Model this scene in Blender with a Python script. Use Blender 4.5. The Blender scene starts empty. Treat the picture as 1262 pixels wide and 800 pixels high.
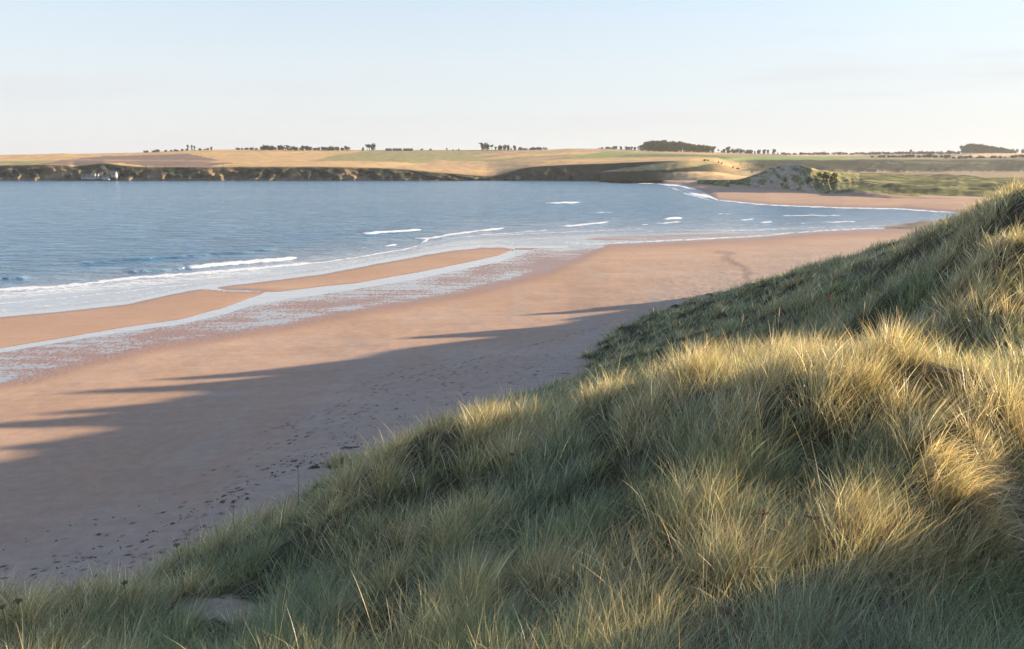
import bpy, math, random
import numpy as np
R = math.radians
rng = np.random.default_rng(7)
random.seed(7)
C = bpy.context.scene.collection
SC = bpy.context.scene

# ------------------------------------------------------------------ view geometry
F, CX, CY, HZ, HC = 1050.0, 631.0, 400.0, 206.0, 20.0
PITCH = math.atan((CY - HZ) / F)
cp, sp = math.cos(PITCH), math.sin(PITCH)

def ray(px, py):
    u = (np.asarray(px, float) - CX) / F
    v = (CY - np.asarray(py, float)) / F
    u, v = np.broadcast_arrays(u, v)
    return u, v * sp + cp, v * cp - sp

def atY(px, py, Y):
    dx, dy, dz = ray(px, py)
    return dx / dy * Y, Y + 0 * dx, HC + dz / dy * Y

def atZ(px, py, z):
    dx, dy, dz = ray(px, py)
    t = (z - HC) / dz
    return dx * t, dy * t, z + 0 * dx

def pix(x, y, z):
    f = y * cp - (z - HC) * sp
    u = y * sp + (z - HC) * cp
    return CX + F * x / f, CY - F * u / f

# ------------------------------------------------------------------ numpy noise
_perm = rng.permutation(4096)
_ga = rng.uniform(0, 2 * math.pi, 4096)
_gx, _gy = np.cos(_ga), np.sin(_ga)

def pn(x, y, seed=0):
    x = np.asarray(x, float); y = np.asarray(y, float)
    xi = np.floor(x).astype(np.int64); yi = np.floor(y).astype(np.int64)
    xf, yf = x - xi, y - yi
    sx = xf * xf * xf * (xf * (xf * 6 - 15) + 10); sy = yf * yf * yf * (yf * (yf * 6 - 15) + 10)
    def g(a, b):
        h = _perm[(_perm[(a + seed * 131) & 4095] + b) & 4095]
        return _gx[h] * (x - a) + _gy[h] * (y - b)
    a = g(xi, yi); b = g(xi + 1, yi); c = g(xi, yi + 1); d = g(xi + 1, yi + 1)
    return 1.5 * ((a * (1 - sx) + b * sx) * (1 - sy) + (c * (1 - sx) + d * sx) * sy)

def fbm(x, y, o=4, seed=0, gain=.5):
    s, a = 0, 1.0
    for i in range(o):
        s = s + a * pn(np.asarray(x) * 2 ** i + 17.3 * i, np.asarray(y) * 2 ** i - 9.1 * i, seed + i); a *= gain
    return s

def sst(a, b, x):
    t = np.clip((x - a) / (b - a), 0, 1)
    return t * t * (3 - 2 * t)

def PL(pts):
    a = np.array(pts, float)
    return lambda x: np.interp(x, a[:, 0], a[:, 1])

# ------------------------------------------------------------------ object helpers
def link(o):
    C.objects.link(o); return o

def tag(o, label=None, cat=None, group=None, kind=None):
    if label: o['label'] = label
    if cat: o['category'] = cat
    if group: o['group'] = group
    if kind: o['kind'] = kind
    return o

def np_mesh(name, V, loops, starts, mat=None, attrs=None, cols=None, smooth=True, parent=None):
    me = bpy.data.meshes.new(name)
    V = np.ascontiguousarray(V, np.float32)
    me.vertices.add(len(V)); me.vertices.foreach_set('co', V.ravel())
    me.loops.add(len(loops)); me.loops.foreach_set('vertex_index', np.ascontiguousarray(loops, np.int32))
    me.polygons.add(len(starts)); me.polygons.foreach_set('loop_start', np.ascontiguousarray(starts, np.int32))
    me.polygons.foreach_set('use_smooth', np.full(len(starts), smooth))
    me.update(calc_edges=True)
    for k, v in (attrs or {}).items():
        a = me.attributes.new(k, 'FLOAT', 'POINT'); a.data.foreach_set('value', np.ascontiguousarray(v, np.float32).ravel())
    for k, v in (cols or {}).items():
        a = me.attributes.new(k, 'FLOAT_COLOR', 'POINT')
        c = np.ones((len(V), 4), np.float32); c[:, :3] = v
        a.data.foreach_set('color', c.ravel())
    if mat: me.materials.append(mat)
    o = bpy.data.objects.new(name, me); link(o)
    if parent: o.parent = parent
    return o

def grid_obj(name, X, Y, Z, mat, attrs=None, cols=None, keep=None, smooth=True):
    n, m = X.shape
    V = np.stack([X, Y, Z], -1).reshape(-1, 3)
    i = np.arange(n - 1)[:, None] * m + np.arange(m - 1)[None, :]
    q = np.stack([i, i + 1, i + m + 1, i + m], -1).reshape(-1, 4)
    # face upwards
    a = V[q[len(q)//2]]; nrm = np.cross(a[1] - a[0], a[3] - a[0])
    if nrm[2] < 0: q = q[:, ::-1]
    if keep is not None:
        k = keep.ravel()
        q = q[k[q].any(1)]
    at = {k: v.ravel() for k, v in (attrs or {}).items()}
    co = {k: v.reshape(-1, 3) for k, v in (cols or {}).items()}
    return np_mesh(name, V, q.ravel(), np.arange(len(q)) * 4, mat, at, co, smooth)

class NB:
    """small node-tree builder"""
    def __init__(s, name):
        s.m = bpy.data.materials.new(name); s.m.use_nodes = True
        s.t = s.m.node_tree; s.t.nodes.clear()
        s.out = s.n('ShaderNodeOutputMaterial')
    def n(s, ty, **kw):
        nd = s.t.nodes.new(ty)
        for k, v in kw.items(): setattr(nd, k, v)
        return nd
    def set(s, nd, **kw):
        for k, v in kw.items():
            k = k.replace('_', ' ')
            if hasattr(v, 'links'): s.t.links.new(v, nd.inputs[k])
            else: nd.inputs[k].default_value = v
        return nd
    def l(s, a, b): s.t.links.new(a, b)
    def attr(s, name, fac=True):
        a = s.n('ShaderNodeAttribute', attribute_name=name)
        return a.outputs['Fac'] if fac else a.outputs['Color']
    def pos(s, rot=0, scale=(1, 1, 1)):
        g = s.n('ShaderNodeNewGeometry'); mp = s.n('ShaderNodeMapping')
        s.l(g.outputs['Position'], mp.inputs[0])
        mp.inputs['Rotation'].default_value = (0, 0, rot); mp.inputs['Scale'].default_value = scale
        return mp.outputs[0]
    def noise(s, vec, scale, detail=4, rough=.55, out='Fac', dist=0):
        n = s.n('ShaderNodeTexNoise'); s.l(vec, n.inputs['Vector'])
        n.inputs['Scale'].default_value = scale; n.inputs['Detail'].default_value = detail
        n.inputs['Roughness'].default_value = rough; n.inputs['Distortion'].default_value = dist
        return n.outputs[out]
    def math(s, op, a, b=0.0, c=0.0, clamp=False):
        n = s.n('ShaderNodeMath', operation=op); n.use_clamp = clamp
        for i, v in enumerate((a, b, c)):
            if hasattr(v, 'links'): s.l(v, n.inputs[i])
            else: n.inputs[i].default_value = v
        return n.outputs[0]
    def ramp(s, v, a, b, lo=0.0, hi=1.0, smooth=True):
        n = s.n('ShaderNodeMapRange'); n.interpolation_type = 'SMOOTHSTEP' if smooth else 'LINEAR'
        for i, x in enumerate((v, a, b, lo, hi)):
            if hasattr(x, 'links'): s.l(x, n.inputs[i])
            else: n.inputs[i].default_value = x
        return n.outputs[0]
    def mix(s, f, a, b, blend='MIX'):
        n = s.n('ShaderNodeMix', data_type='RGBA', blend_type=blend)
        for i, x in ((0, f), (6, a), (7, b)):
            if hasattr(x, 'links'): s.l(x, n.inputs[i])
            else: n.inputs[i].default_value = (x if i == 0 else (*x, 1.0))
        return n.outputs[2]
    def bump(s, h, strength, dist, normal=None):
        n = s.n('ShaderNodeBump'); s.l(h, n.inputs['Height'])
        if hasattr(strength, 'links'): s.l(strength, n.inputs['Strength'])
        else: n.inputs['Strength'].default_value = strength
        n.inputs['Distance'].default_value = dist
        if normal: s.l(normal, n.inputs['Normal'])
        return n.outputs[0]
    def bsdf(s, **kw):
        p = s.n('ShaderNodeBsdfPrincipled'); s.set(p, **kw); return p
    def done(s, sh):
        s.l(sh, s.out.inputs['Surface']); return s.m

def simple_mat(name, col, rough=.85, var=.3, scale=3.0, bump=.2):
    b = NB(name); p = b.pos()
    n = b.noise(p, scale, 5)
    c = b.mix(n, tuple(x * (1 - var) for x in col), tuple(min(1, x * (1 + var)) for x in col))
    pr = b.bsdf(Base_Color=c, Roughness=rough, Normal=b.bump(n, bump, .1))
    pr.inputs['Specular IOR Level'].default_value = .2
    return b.done(pr.outputs[0])

# ------------------------------------------------------------------ materials
def mat_sand():
    b = NB('beach_sand')
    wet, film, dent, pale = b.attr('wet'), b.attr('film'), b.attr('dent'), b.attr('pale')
    al = b.pos(-R(57), (.16, 1, 1))          # stretched along the shore
    iso = b.pos()
    fin = b.noise(b.pos(-R(15), (1.0, .5, 1)), 3.6, 2, .55)
    n1 = b.noise(al, .22, 6, .6); n2 = b.noise(iso, 1.1, 6, .65); n3 = b.noise(iso, 14, 3, .6)
    n4 = b.noise(iso, .05, 3, .5)
    dry = b.mix(b.ramp(n1, .3, .72), (.44, .30, .225), (.51, .36, .275))
    dry = b.mix(b.ramp(n4, .35, .65), dry, (.44, .295, .215))
    dry = b.mix(pale, dry, (.42, .36, .32))
    spk = b.math('MULTIPLY', b.ramp(n3, .3, .7, .88, 1.08), b.ramp(n2, .3, .7, .92, 1.06))
    tide = b.noise(b.pos(-R(57), (.05, 1, 1)), .9, 5, .7)
    dry = b.mix(1.0, dry, b.math('MULTIPLY', spk, b.ramp(tide, .3, .7, .96, 1.03)), 'MULTIPLY')
    wetc = b.mix(b.ramp(n2, .3, .7), (.33, .18, .12), (.23, .13, .095))
    w = b.math('MULTIPLY', wet, b.ramp(n1, .1, .6, .75, 1.1), clamp=True)
    col = b.mix(w, dry, wetc)
    col = b.mix(dent, col, b.mix(.5, col, (.10, .07, .055)))  # footprint hollows tinted darker: damp sand plus painted-in shade
    # wet film: threshold of two noises against the film attribute
    rip = b.noise(b.pos(-R(40), (1.0, .42, 1)), 1.7, 3, .6, dist=.6)
    big = b.noise(al, .5, 4, .6)
    v = b.math('ADD', b.math('MULTIPLY', rip, .28), b.math('ADD', b.math('MULTIPLY', big, .36), b.math('MULTIPLY', fin, .36)))
    thr = b.math('SUBTRACT', 1.0, film)
    f = b.ramp(b.math('SUBTRACT', v, thr), -.03, .03)
    bn = b.bump(n2, .25, .06, b.bump(n3, .25, .012))
    rb = b.bump(fin, b.math('MULTIPLY', wet, .7), .12, bn)
    sand = b.bsdf(Base_Color=col, Roughness=b.ramp(w, 0, 1, .92, .36), Normal=rb)
    b.l(b.ramp(w, 0, 1, .15, .5), sand.inputs['Specular IOR Level'])
    ripn = b.noise(iso, 3.0, 2)
    water = b.bsdf(Base_Color=(.26, .24, .25, 1), Roughness=.08, IOR=1.9, Normal=b.bump(ripn, .08, .03))
    water.inputs['Specular IOR Level'].default_value = .8
    mx = b.n('ShaderNodeMixShader'); b.l(f, mx.inputs[0]); b.l(sand.outputs[0], mx.inputs[1]); b.l(water.outputs[0], mx.inputs[2])
    return b.done(mx.outputs[0])

def mat_sea():
    b = NB('sea_water')
    foam, calm = b.attr('foam'), b.attr('calm')
    iso = b.pos(); st = b.pos(-R(25), (.45, 1, 1))
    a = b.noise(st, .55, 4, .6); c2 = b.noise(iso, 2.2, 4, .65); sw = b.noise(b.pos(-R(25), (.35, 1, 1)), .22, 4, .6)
    patch = b.noise(b.pos(0, (.25, 1, 1)), .012, 4, .6)
    hgt = b.math('ADD', b.math('MULTIPLY', a, .5), b.math('ADD', b.math('MULTIPLY', c2, .22), b.math('MULTIPLY', sw, 3.0)))
    rough_amt = b.math('MULTIPLY', b.ramp(calm, 0, 1, 1.0, .05), b.ramp(patch, .35, .7, .75, 1.15))
    nrm = b.bump(hgt, rough_amt, 1.7)
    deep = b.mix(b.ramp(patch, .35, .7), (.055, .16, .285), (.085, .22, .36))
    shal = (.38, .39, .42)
    deep = b.mix(1.0, deep, b.ramp(sw, .35, .65, .72, 1.28), 'MULTIPLY')  # light and dark wave facets painted into the water colour
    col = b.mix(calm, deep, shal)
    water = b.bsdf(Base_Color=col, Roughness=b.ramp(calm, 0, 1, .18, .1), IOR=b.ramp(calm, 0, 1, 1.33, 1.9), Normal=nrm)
    fn = b.noise(b.pos(-R(25), (.5, 1.2, 1)), 1.6, 6, .7)
    fn2 = b.noise(b.pos(-R(25), (.35, 1.0, 1)), .6, 3, .6)
    fsum = b.math('ADD', b.math('MULTIPLY', fn, .6), b.math('ADD', b.math('MULTIPLY', fn2, .4), b.math('MULTIPLY', foam, .8)))
    f = b.ramp(b.math('SUBTRACT', fsum, .90), -.09, .12)
    fo = b.bsdf(Base_Color=b.mix(b.ramp(fn, .3, .7), (.58, .61, .66), (.82, .83, .84)), Roughness=.7, Normal=b.bump(fn, .5, .15))
    mx = b.n('ShaderNodeMixShader'); b.l(f, mx.inputs[0]); b.l(water.outputs[0], mx.inputs[1]); b.l(fo.outputs[0], mx.inputs[2])
    return b.done(mx.outputs[0])

def mat_colattr(name, nscale=.05, bump=.4, bdist=2.0, amt=.35, rough=.95, fine=.6):
    b = NB(name); col = b.attr('col', False); iso = b.pos()
    n = b.noise(iso, nscale, 7, .65); n2 = b.noise(iso, fine, 4, .6)
    k = b.math('ADD', b.ramp(n, .25, .75, 1 - amt, 1 + amt), b.ramp(n2, .2, .8, -.18, .18))
    c = b.mix(1.0, col, k, 'MULTIPLY')
    p = b.bsdf(Base_Color=c, Roughness=rough, Normal=b.bump(n, bump, bdist))
    p.inputs['Specular IOR Level'].default_value = .1
    return b.done(p.outputs[0])

def mat_duneground():
    b = NB('dune_ground'); bare = b.attr('bare'); iso = b.pos()
    n = b.noise(iso, 2.5, 6, .65); n2 = b.noise(iso, 25, 3, .6)
    th = b.mix(b.ramp(n, .35, .65), (.045, .042, .024), (.095, .08, .045))
    sd = b.mix(b.ramp(n2, .3, .7), (.30, .235, .175), (.42, .335, .25))
    sd = b.mix(b.ramp(n, .52, .66, 0, .55), sd, (.13, .11, .06))
    bb = b.ramp(b.math('ADD', bare, b.math('MULTIPLY', b.math('SUBTRACT', n, .5), .8)), .4, .6)
    p = b.bsdf(Base_Color=b.mix(bb, th, sd), Roughness=.95, Normal=b.bump(n, .6, .08, b.bump(n2, .4, .01)))
    p.inputs['Specular IOR Level'].default_value = .1
    return b.done(p.outputs[0])

def mat_blade():
    b = NB('grass_blade'); col = b.attr('col', False)
    d = b.bsdf(Base_Color=col, Roughness=.4); d.inputs['Specular IOR Level'].default_value = .5
    tr = b.n('ShaderNodeBsdfTranslucent')
    b.l(b.mix(1.0, col, (1.25, 1.2, .75), 'MULTIPLY'), tr.inputs['Color'])
    mx = b.n('ShaderNodeMixShader'); mx.inputs[0].default_value = .30
    b.l(d.outputs[0], mx.inputs[1]); b.l(tr.outputs[0], mx.inputs[2])
    return b.done(mx.outputs[0])

M_SAND, M_SEA, M_LAND = mat_sand(), mat_sea(), mat_colattr('hill_surface')
M_DUNEHILL = mat_colattr('dune_hill_surface', .12, .6, .8, .25, .95, .9)
M_GROUND, M_BLADE = mat_duneground(), mat_blade()

# ------------------------------------------------------------------ light and sky
SUN_AZ, SUN_EL = 9.0, 14.0        # degrees: azimuth forward of +X, elevation
sdir = np.array([math.cos(R(SUN_EL)) * math.cos(R(SUN_AZ)), math.cos(R(SUN_EL)) * math.sin(R(SUN_AZ)), math.sin(R(SUN_EL))])
w = bpy.data.worlds.new('World'); SC.world = w; w.use_nodes = True
nt = w.node_tree; nt.nodes.clear()
sk = nt.nodes.new('ShaderNodeTexSky'); sk.sky_type = 'NISHITA'; sk.sun_disc = False
sk.sun_elevation = R(SUN_EL); sk.sun_rotation = R(90 - SUN_AZ)
sk.altitude = 0; sk.air_density = 1.0; sk.dust_density = 1.0; sk.ozone_density = 2.5
bg = nt.nodes.new('ShaderNodeBackground'); bg.inputs[1].default_value = .093
wo = nt.nodes.new('ShaderNodeOutputWorld')
# thin high cloud streaks
tc = nt.nodes.new('ShaderNodeTexCoord'); mp = nt.nodes.new('ShaderNodeMapping'); mp.inputs['Scale'].default_value = (1.2, 1.2, 14)
nz = nt.nodes.new('ShaderNodeTexNoise'); nz.inputs['Scale'].default_value = 2.2; nz.inputs['Detail'].default_value = 6
mr = nt.nodes.new('ShaderNodeMapRange'); mr.interpolation_type = 'SMOOTHSTEP'
for i, v in ((1, .45), (2, .72), (3, 0.0), (4, .45)): mr.inputs[i].default_value = v
mxs = nt.nodes.new('ShaderNodeMix'); mxs.data_type = 'RGBA'; mxs.inputs[7].default_value = (2.85, 2.85, 2.95, 1)
L = nt.links.new
L(tc.outputs['Generated'], mp.inputs[0]); L(mp.outputs[0], nz.inputs['Vector']); L(nz.outputs['Fac'], mr.inputs[0])
# pale veil of thin high cloud, thicker towards the horizon
sep = nt.nodes.new('ShaderNodeSeparateXYZ'); L(tc.outputs['Generated'], sep.inputs[0])
vr = nt.nodes.new('ShaderNodeMapRange'); vr.interpolation_type = 'SMOOTHSTEP'
for i, v in ((1, -.02), (2, .46), (3, .93), (4, .0)): vr.inputs[i].default_value = v
L(sep.outputs['Z'], vr.inputs[0])
veil = nt.nodes.new('ShaderNodeMix'); veil.data_type = 'RGBA'; 
vc = nt.nodes.new('ShaderNodeMix'); vc.data_type = 'RGBA'; vc.inputs[6].default_value = (3.1, 3.12, 3.22, 1); vc.inputs[7].default_value = (3.05, 3.2, 3.38, 1)
vm = nt.nodes.new('ShaderNodeMapRange')
for i, v in ((1, 0), (2, .2), (3, 0), (4, 1)): vm.inputs[i].default_value = v
L(sep.outputs['Z'], vm.inputs[0]); L(vm.outputs[0], vc.inputs[0]); L(vc.outputs[2], veil.inputs[7])
L(vr.outputs[0], veil.inputs[0]); L(sk.outputs[0], veil.inputs[6])
L(mr.outputs[0], mxs.inputs[0]); L(veil.outputs[2], mxs.inputs[6]); L(mxs.outputs[2], bg.inputs[0]); L(bg.outputs[0], wo.inputs[0])

sl = bpy.data.lights.new('sun', 'SUN'); sl.energy = 5.0; sl.angle = R(.55); sl.color = (1.0, .77, .49)
so = link(bpy.data.objects.new('sun', sl))
from mathutils import Vector
so.rotation_euler = Vector(sdir).to_track_quat('Z', 'Y').to_euler(); so.location = (60, 0, 60)

cam = bpy.data.cameras.new('camera'); cam.sensor_width = 36; cam.lens = 36 * F / 1262
cam.clip_start = .1; cam.clip_end = 60000
co = link(bpy.data.objects.new('camera', cam)); co.location = (0, 0, HC); co.rotation_euler = (R(90) - PITCH, 0, 0)
SC.camera = co
SC.view_settings.view_transform = 'Standard'; SC.view_settings.look = 'None'; SC.view_settings.gamma = 1
SC.view_settings.exposure = 1.55

# ------------------------------------------------------------------ shoreline profiles (rows of the photograph, turned into ground points)
y_a = PL([(-600,470),(-200,418),(0,391),(79,383.6),(158,375),(206,364),(238,358),(257,355),(301,350),(396,338.5),(459,326.5),(519,315.5),(558,309),(590,306),(618,305),(630.6,307),(634,308)])
y_b = PL([(-600,590),(-200,478),(0,429.6),(79,416.5),(158,403),(222,394),(277,379),(309,367),(329,361),(345,359.5),(396,353.5),(440,349),(519,335),(574,324),(614,315),(630,309),(634,308)])
y_c = PL([(-600,600),(-200,484),(0,434.5),(79,421),(158,408),(222,400),(277,387),(309,377),(340,371),(396,363),(440,356),(519,343),(574,331),(614,323),(640,315),(660,306)])
y_d = PL([(-600,700),(-200,545),(0,472),(48,464),(103,446),(198,424),(258,416),(357,399),(451,380),(550,364),(620,349),(677,333),(712,318),(735,306),(750,301),(796,299),(873,295),(946,291),(990,286.6),(1056,283),(1129,280.4),(1200,278),(1300,271),(1400,270)])
y_fs = PL([(700,222),(740,223),(777,223.6),(815,225.5),(841,228),(858,233),(866,237),(873,240),(880,244),(884,246),(946,252),(1038,255.5),(1111,256.8),(1155,260),(1220,265),(1300,270),(1400,270)])
y_foot = PL([(-600,1050),(0,790),(200,735),(300,640),(480,515),(700,470),(830,390),(910,358),(1000,335),(1150,310),(1400,300),(2200,295)])
y_g0 = PL([(600,222.6),(830,222.5),(880,224),(930,229),(960,232),(1000,236),(1040,240),(1100,242.5),(1200,245),(1400,247),(2600,250)])

def beach_fields(px, py):
    ya, yb, yc, yd, yfs, yft, yg = (f(px) for f in (y_a, y_b, y_c, y_d, y_fs, y_foot, y_g0))
    left = px < 634
    lower = 2.3 * sst(-.15, 1.15, (py - yd) / np.maximum(yft - yd, 12)) * 1.05 + .012 * (py - yd) * (py > yd) * 0
    zero = .0
    # left side: bar / channel / rippled flat
    t = np.clip((py - ya) / np.maximum(yb - ya, .01), 0, 1)
    bar = .13 * np.sin(math.pi * t) ** .6
    zl = np.where(py < ya, -np.minimum((ya - py) * .012, 2.5),
         np.where(py < yb, bar,
         np.where(py < yc, -.05 * np.sin(math.pi * np.clip((py - yb) / np.maximum(yc - yb, .01), 0, 1)),
         np.where(py < yd, .02, .02 + lower - 2.415 * sst(-.15, 1.15, 0) * 1.0))))
    lower0 = 2.415 * sst(-.15, 1.15, 0)
    zr_low = np.where(py < yd, -np.minimum((yd - py) * .03, 2.0), .02 * sst(790, 640, px) + lower - lower0)
    up = np.clip((yfs - py) / np.maximum(yfs - yg, 1), 0, 1.3)
    zr_up = np.where(py > yfs, -np.minimum((py - yfs) * .06, 2.0), 3.2 * up)
    zr = np.maximum(zr_low, np.where(px > 738, zr_up, -2))
    # seamless between the channel mouth and the open sea
    z = np.where(left, zl, zr)
    m = (px >= 634) & (py > 300) & (py < yd)
    z = np.where(m & (px < 735), np.clip((py - 305.5) * .012, -.04, .022), z)
    # shallow rippled patch off the beach at the right
    yt = np.interp(px, [706, 740, 800, 900, 985], [296, 291, 288.5, 287, 287.5]); yb2 = np.interp(px, [706, 740, 800, 900, 985], [296.3, 297, 297, 293, 288])
    patch = sst(0, 1.5, py - yt) * sst(0, 1.5, yb2 - py) * ((px > 706) & (px < 985))
    z = np.where(patch > 0, np.maximum(z, -.04 + .06 * patch), z)
    wet = np.zeros_like(px)
    flat = ((py >= yc) & (py < yd) & (px < 735)) * 1.0
    wet = np.maximum(wet, flat)
    wet = np.maximum(wet, sst(14, 0, py - yd) * .75 * (py >= yd))            # damp rim below the flat
    wet = np.maximum(wet, (py >= ya) * (py <= yb) * left * (.18 + .8 * sst(3.0, 0, py - ya) + .5 * sst(2.5, 0, yb - py)))
    wet = np.maximum(wet, ((py < ya) & left) * 1.0); wet = np.maximum(wet, ((px >= 634) & (py < yd) & (py > yfs)) * 1.0)
    wet = np.maximum(wet, sst(5, 0, yfs - py) * (px > 738) * (py < yfs) * .7)
    wet = np.maximum(wet, patch)
    film = np.zeros_like(px)
    k = (py - yc) / np.maximum(yd - yc, .01)
    fl = .47 + .02 * sst(300, 500, px) + .07 * fbm(px / 90, py / 14, 3, 5)
    fl = fl + .08 * np.exp(-((px - 400) / 130) ** 2) * sst(.55, .85, k) + .05 * np.exp(-((px - 560) / 60) ** 2) * sst(.4, .8, k)
    fl = fl + .10 * sst(120, 0, px) * sst(.5, .9, k) + .03 * sst(.3, 0, k) - .04 * np.exp(-((px - 670) / 30) ** 2)
    fl = fl - .10 * sst(.8, 1.0, k)
    film = np.where(flat > 0, fl, 0)
    film = np.where((py < yc) & (py > yb) & (px < 680), 1.0, film)
    # little wet crossing on the bar
    cr = np.exp(-((px - 295) / 40) ** 4) * np.exp(-((py - 358.5 - (px - 295) * .02) / 3.2) ** 2)
    film = np.where(cr > .3, np.maximum(film, .52 * cr), film); wet = np.maximum(wet, cr)
    z = z - .1 * cr * (z > 0)
    film = np.where(patch > .2, .47, film)
    return z, wet, film, yft, yd

def frange(*segs):
    out = []
    for a, b_, s in segs: out.append(np.arange(a, b_, s))
    return np.concatenate(out)

# beach
cols_ = frange((-420, -20, 8), (-20, 1180, 1.8), (1180, 2300, 16))
rows_ = frange((222.3, 300, .6), (300, 480, .55), (480, 760, .8), (760, 1150, 6))
PX, PY = np.meshgrid(cols_, rows_)
Z, wet, film, yft, yd = beach_fields(PX, PY)
rs = np.random.default_rng(3)
BX, BY, _ = atZ(PX, PY, Z)
dry_m = sst(0, 25, PY - yd) * (PY > yd)
near_foot = sst(110, 10, yft - PY)
Z = Z + dry_m * (.05 * fbm(BX / 7, BY / 7, 3, 2)) + near_foot * dry_m * (.035 * fbm(BX / .8, BY / .8, 3, 9) + .03 * fbm(BX / 2.2, BY / 2.2, 2, 4))
Z = Z + sst(0, .9, wet) * (Z > -.02) * (film < .9) * .006 * pn(BX / .5, BY / .3, 12)
# bar height wobble keeps the water edge irregular
Z = Z + .012 * fbm(BX / 5, BY / 5, 3, 31) * (np.abs(Z) < .15) * (PX < 634)
dent = np.zeros_like(Z)
# footprints in the dry sand
prints = []
def trail(pts, step=.72, dens=1.0):
    a = np.array(pts, float)
    X_, Y_, _ = atZ(a[:, 0], a[:, 1], 1.5)
    seg = np.hypot(np.diff(X_), np.diff(Y_)); s = np.r_[0, np.cumsum(seg)]
    t = np.arange(0, s[-1], step)
    x = np.interp(t, s, X_); y = np.interp(t, s, Y_)
    dx = np.gradient(x); dy = np.gradient(y); l = np.hypot(dx, dy)
    side = np.where(np.arange(len(t)) % 2, .13, -.13) + rs.normal(0, .05, len(t))
    wob = .35 * np.sin(t / 6.0 + rs.uniform(0, 6))
    for i in range(len(t)):
        if rs.random() < dens:
            prints.append((x[i] - dy[i] / l[i] * (side[i] + wob[i]), y[i] + dx[i] / l[i] * (side[i] + wob[i]), dx[i] / l[i], dy[i] / l[i], rs.uniform(.6, 1.1)))
trail([(-60, 596), (60, 570), (161, 547), (187, 532), (191, 513)])
trail([(-60, 640), (60, 612), (144, 579), (212, 560), (298, 536), (383, 511), (500, 470), (600, 440), (700, 412)])
trail([(144, 583), (230, 556), (310, 538), (400, 512), (520, 468), (640, 432), (760, 395)], .8, .8)
trail([(250, 500), (254, 522), (256, 540)]); trail([(285, 498), (305, 515), (320, 527)])
trail([(0, 655), (120, 622), (260, 580), (380, 540), (470, 505)], .8, .6)
trail([(300, 500), (380, 490), (470, 466), (560, 440)], .8, .8)
trail([(120, 640), (60, 610), (-20, 600)], .8, .6); trail([(330, 555), (430, 520), (560, 476)], .9, .6)
trail([(0, 700), (140, 655), (270, 610), (400, 565)], .9, .5); trail([(540, 470), (640, 438), (760, 400), (850, 365)], .8, .6)
trail([(640, 384), (690, 378), (740, 372)], .9, .7); trail([(560, 377), (640, 372), (700, 366)], 1.2, .5)
for _ in range(520):
    px_ = rs.uniform(-40, 700); yy = y_foot(px_) - abs(rs.normal(0, 45)) - 4
    X_, Y_, _q = atZ(px_, yy, 2); a_ = rs.uniform(0, 6.28)
    prints.append((float(X_), float(Y_), math.cos(a_), math.sin(a_), rs.uniform(.4, 1)))
for (x, y, dx, dy, k) in prints:
    ppx, ppy = pix(x, y, 1.8)
    c0, c1 = np.searchsorted(cols_, [ppx - 9, ppx + 9]); r0, r1 = np.searchsorted(rows_, [ppy - 7, ppy + 7])
    if c1 <= c0 or r1 <= r0: continue
    sx = BX[r0:r1, c0:c1] - x; sy = BY[r0:r1, c0:c1] - y
    u_ = sx * dx + sy * dy; v_ = -sx * dy + sy * dx
    g = np.exp(-((u_ / .19) ** 2 + (v_ / .10) ** 2) ** 1.5)
    rim = np.exp(-((u_ / .30) ** 2 + (v_ / .20) ** 2)) - g
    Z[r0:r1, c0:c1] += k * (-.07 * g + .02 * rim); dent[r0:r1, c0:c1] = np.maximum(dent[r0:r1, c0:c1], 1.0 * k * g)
# drainage runnel at the right and a pale dry patch
run = np.array([(884, 311), (899, 312), (893, 316), (892, 320), (903, 325), (915, 330), (920, 336), (917, 343)], float)
dmin = np.full(Z.shape, 99.0)
for (a0, b0), (a1, b1) in zip(run[:-1], run[1:]):
    t = np.clip(((PX - a0) * (a1 - a0) + (PY - b0) * (b1 - b0) * 16) / ((a1 - a0) ** 2 + 16 * (b1 - b0) ** 2), 0, 1)
    d = np.hypot(PX - a0 - t * (a1 - a0), 4 * (PY - b0 - t * (b1 - b0))); dmin = np.minimum(dmin, d)
rr = np.exp(-(dmin / 6.0) ** 2) * (.6 + .5 * pn(BX / 1.5, BY / 1.5, 40))
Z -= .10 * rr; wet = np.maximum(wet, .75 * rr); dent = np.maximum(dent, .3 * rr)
pale = np.exp(-((PX - 270) / 26) ** 2 - ((PY - 486) / 2.2) ** 2) + .35 * near_foot * dry_m + .25 * sst(.1, .6, fbm(BX / 6, BY / 25, 3, 77)) * dry_m
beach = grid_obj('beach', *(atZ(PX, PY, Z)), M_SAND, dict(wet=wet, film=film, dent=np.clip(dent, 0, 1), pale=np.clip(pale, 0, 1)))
tag(beach, 'orange brown tidal sand beach with footprints and wet ripples', kind='structure')

# seabed and ground sheet to the horizon
def sheet(name, x0, x1, y0, y1, z, mat):
    return np_mesh(name, [(x0, y0, z), (x1, y0, z), (x1, y1, z), (x0, y1, z)], [0, 1, 2, 3], [0], mat)
M_BED = simple_mat('seabed_sand', (.25, .2, .15))
tag(sheet('ground', -9500, 9500, -9000, 9500, -6, M_BED), 'sandy ground sheet below beach and sea', kind='structure')

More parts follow.
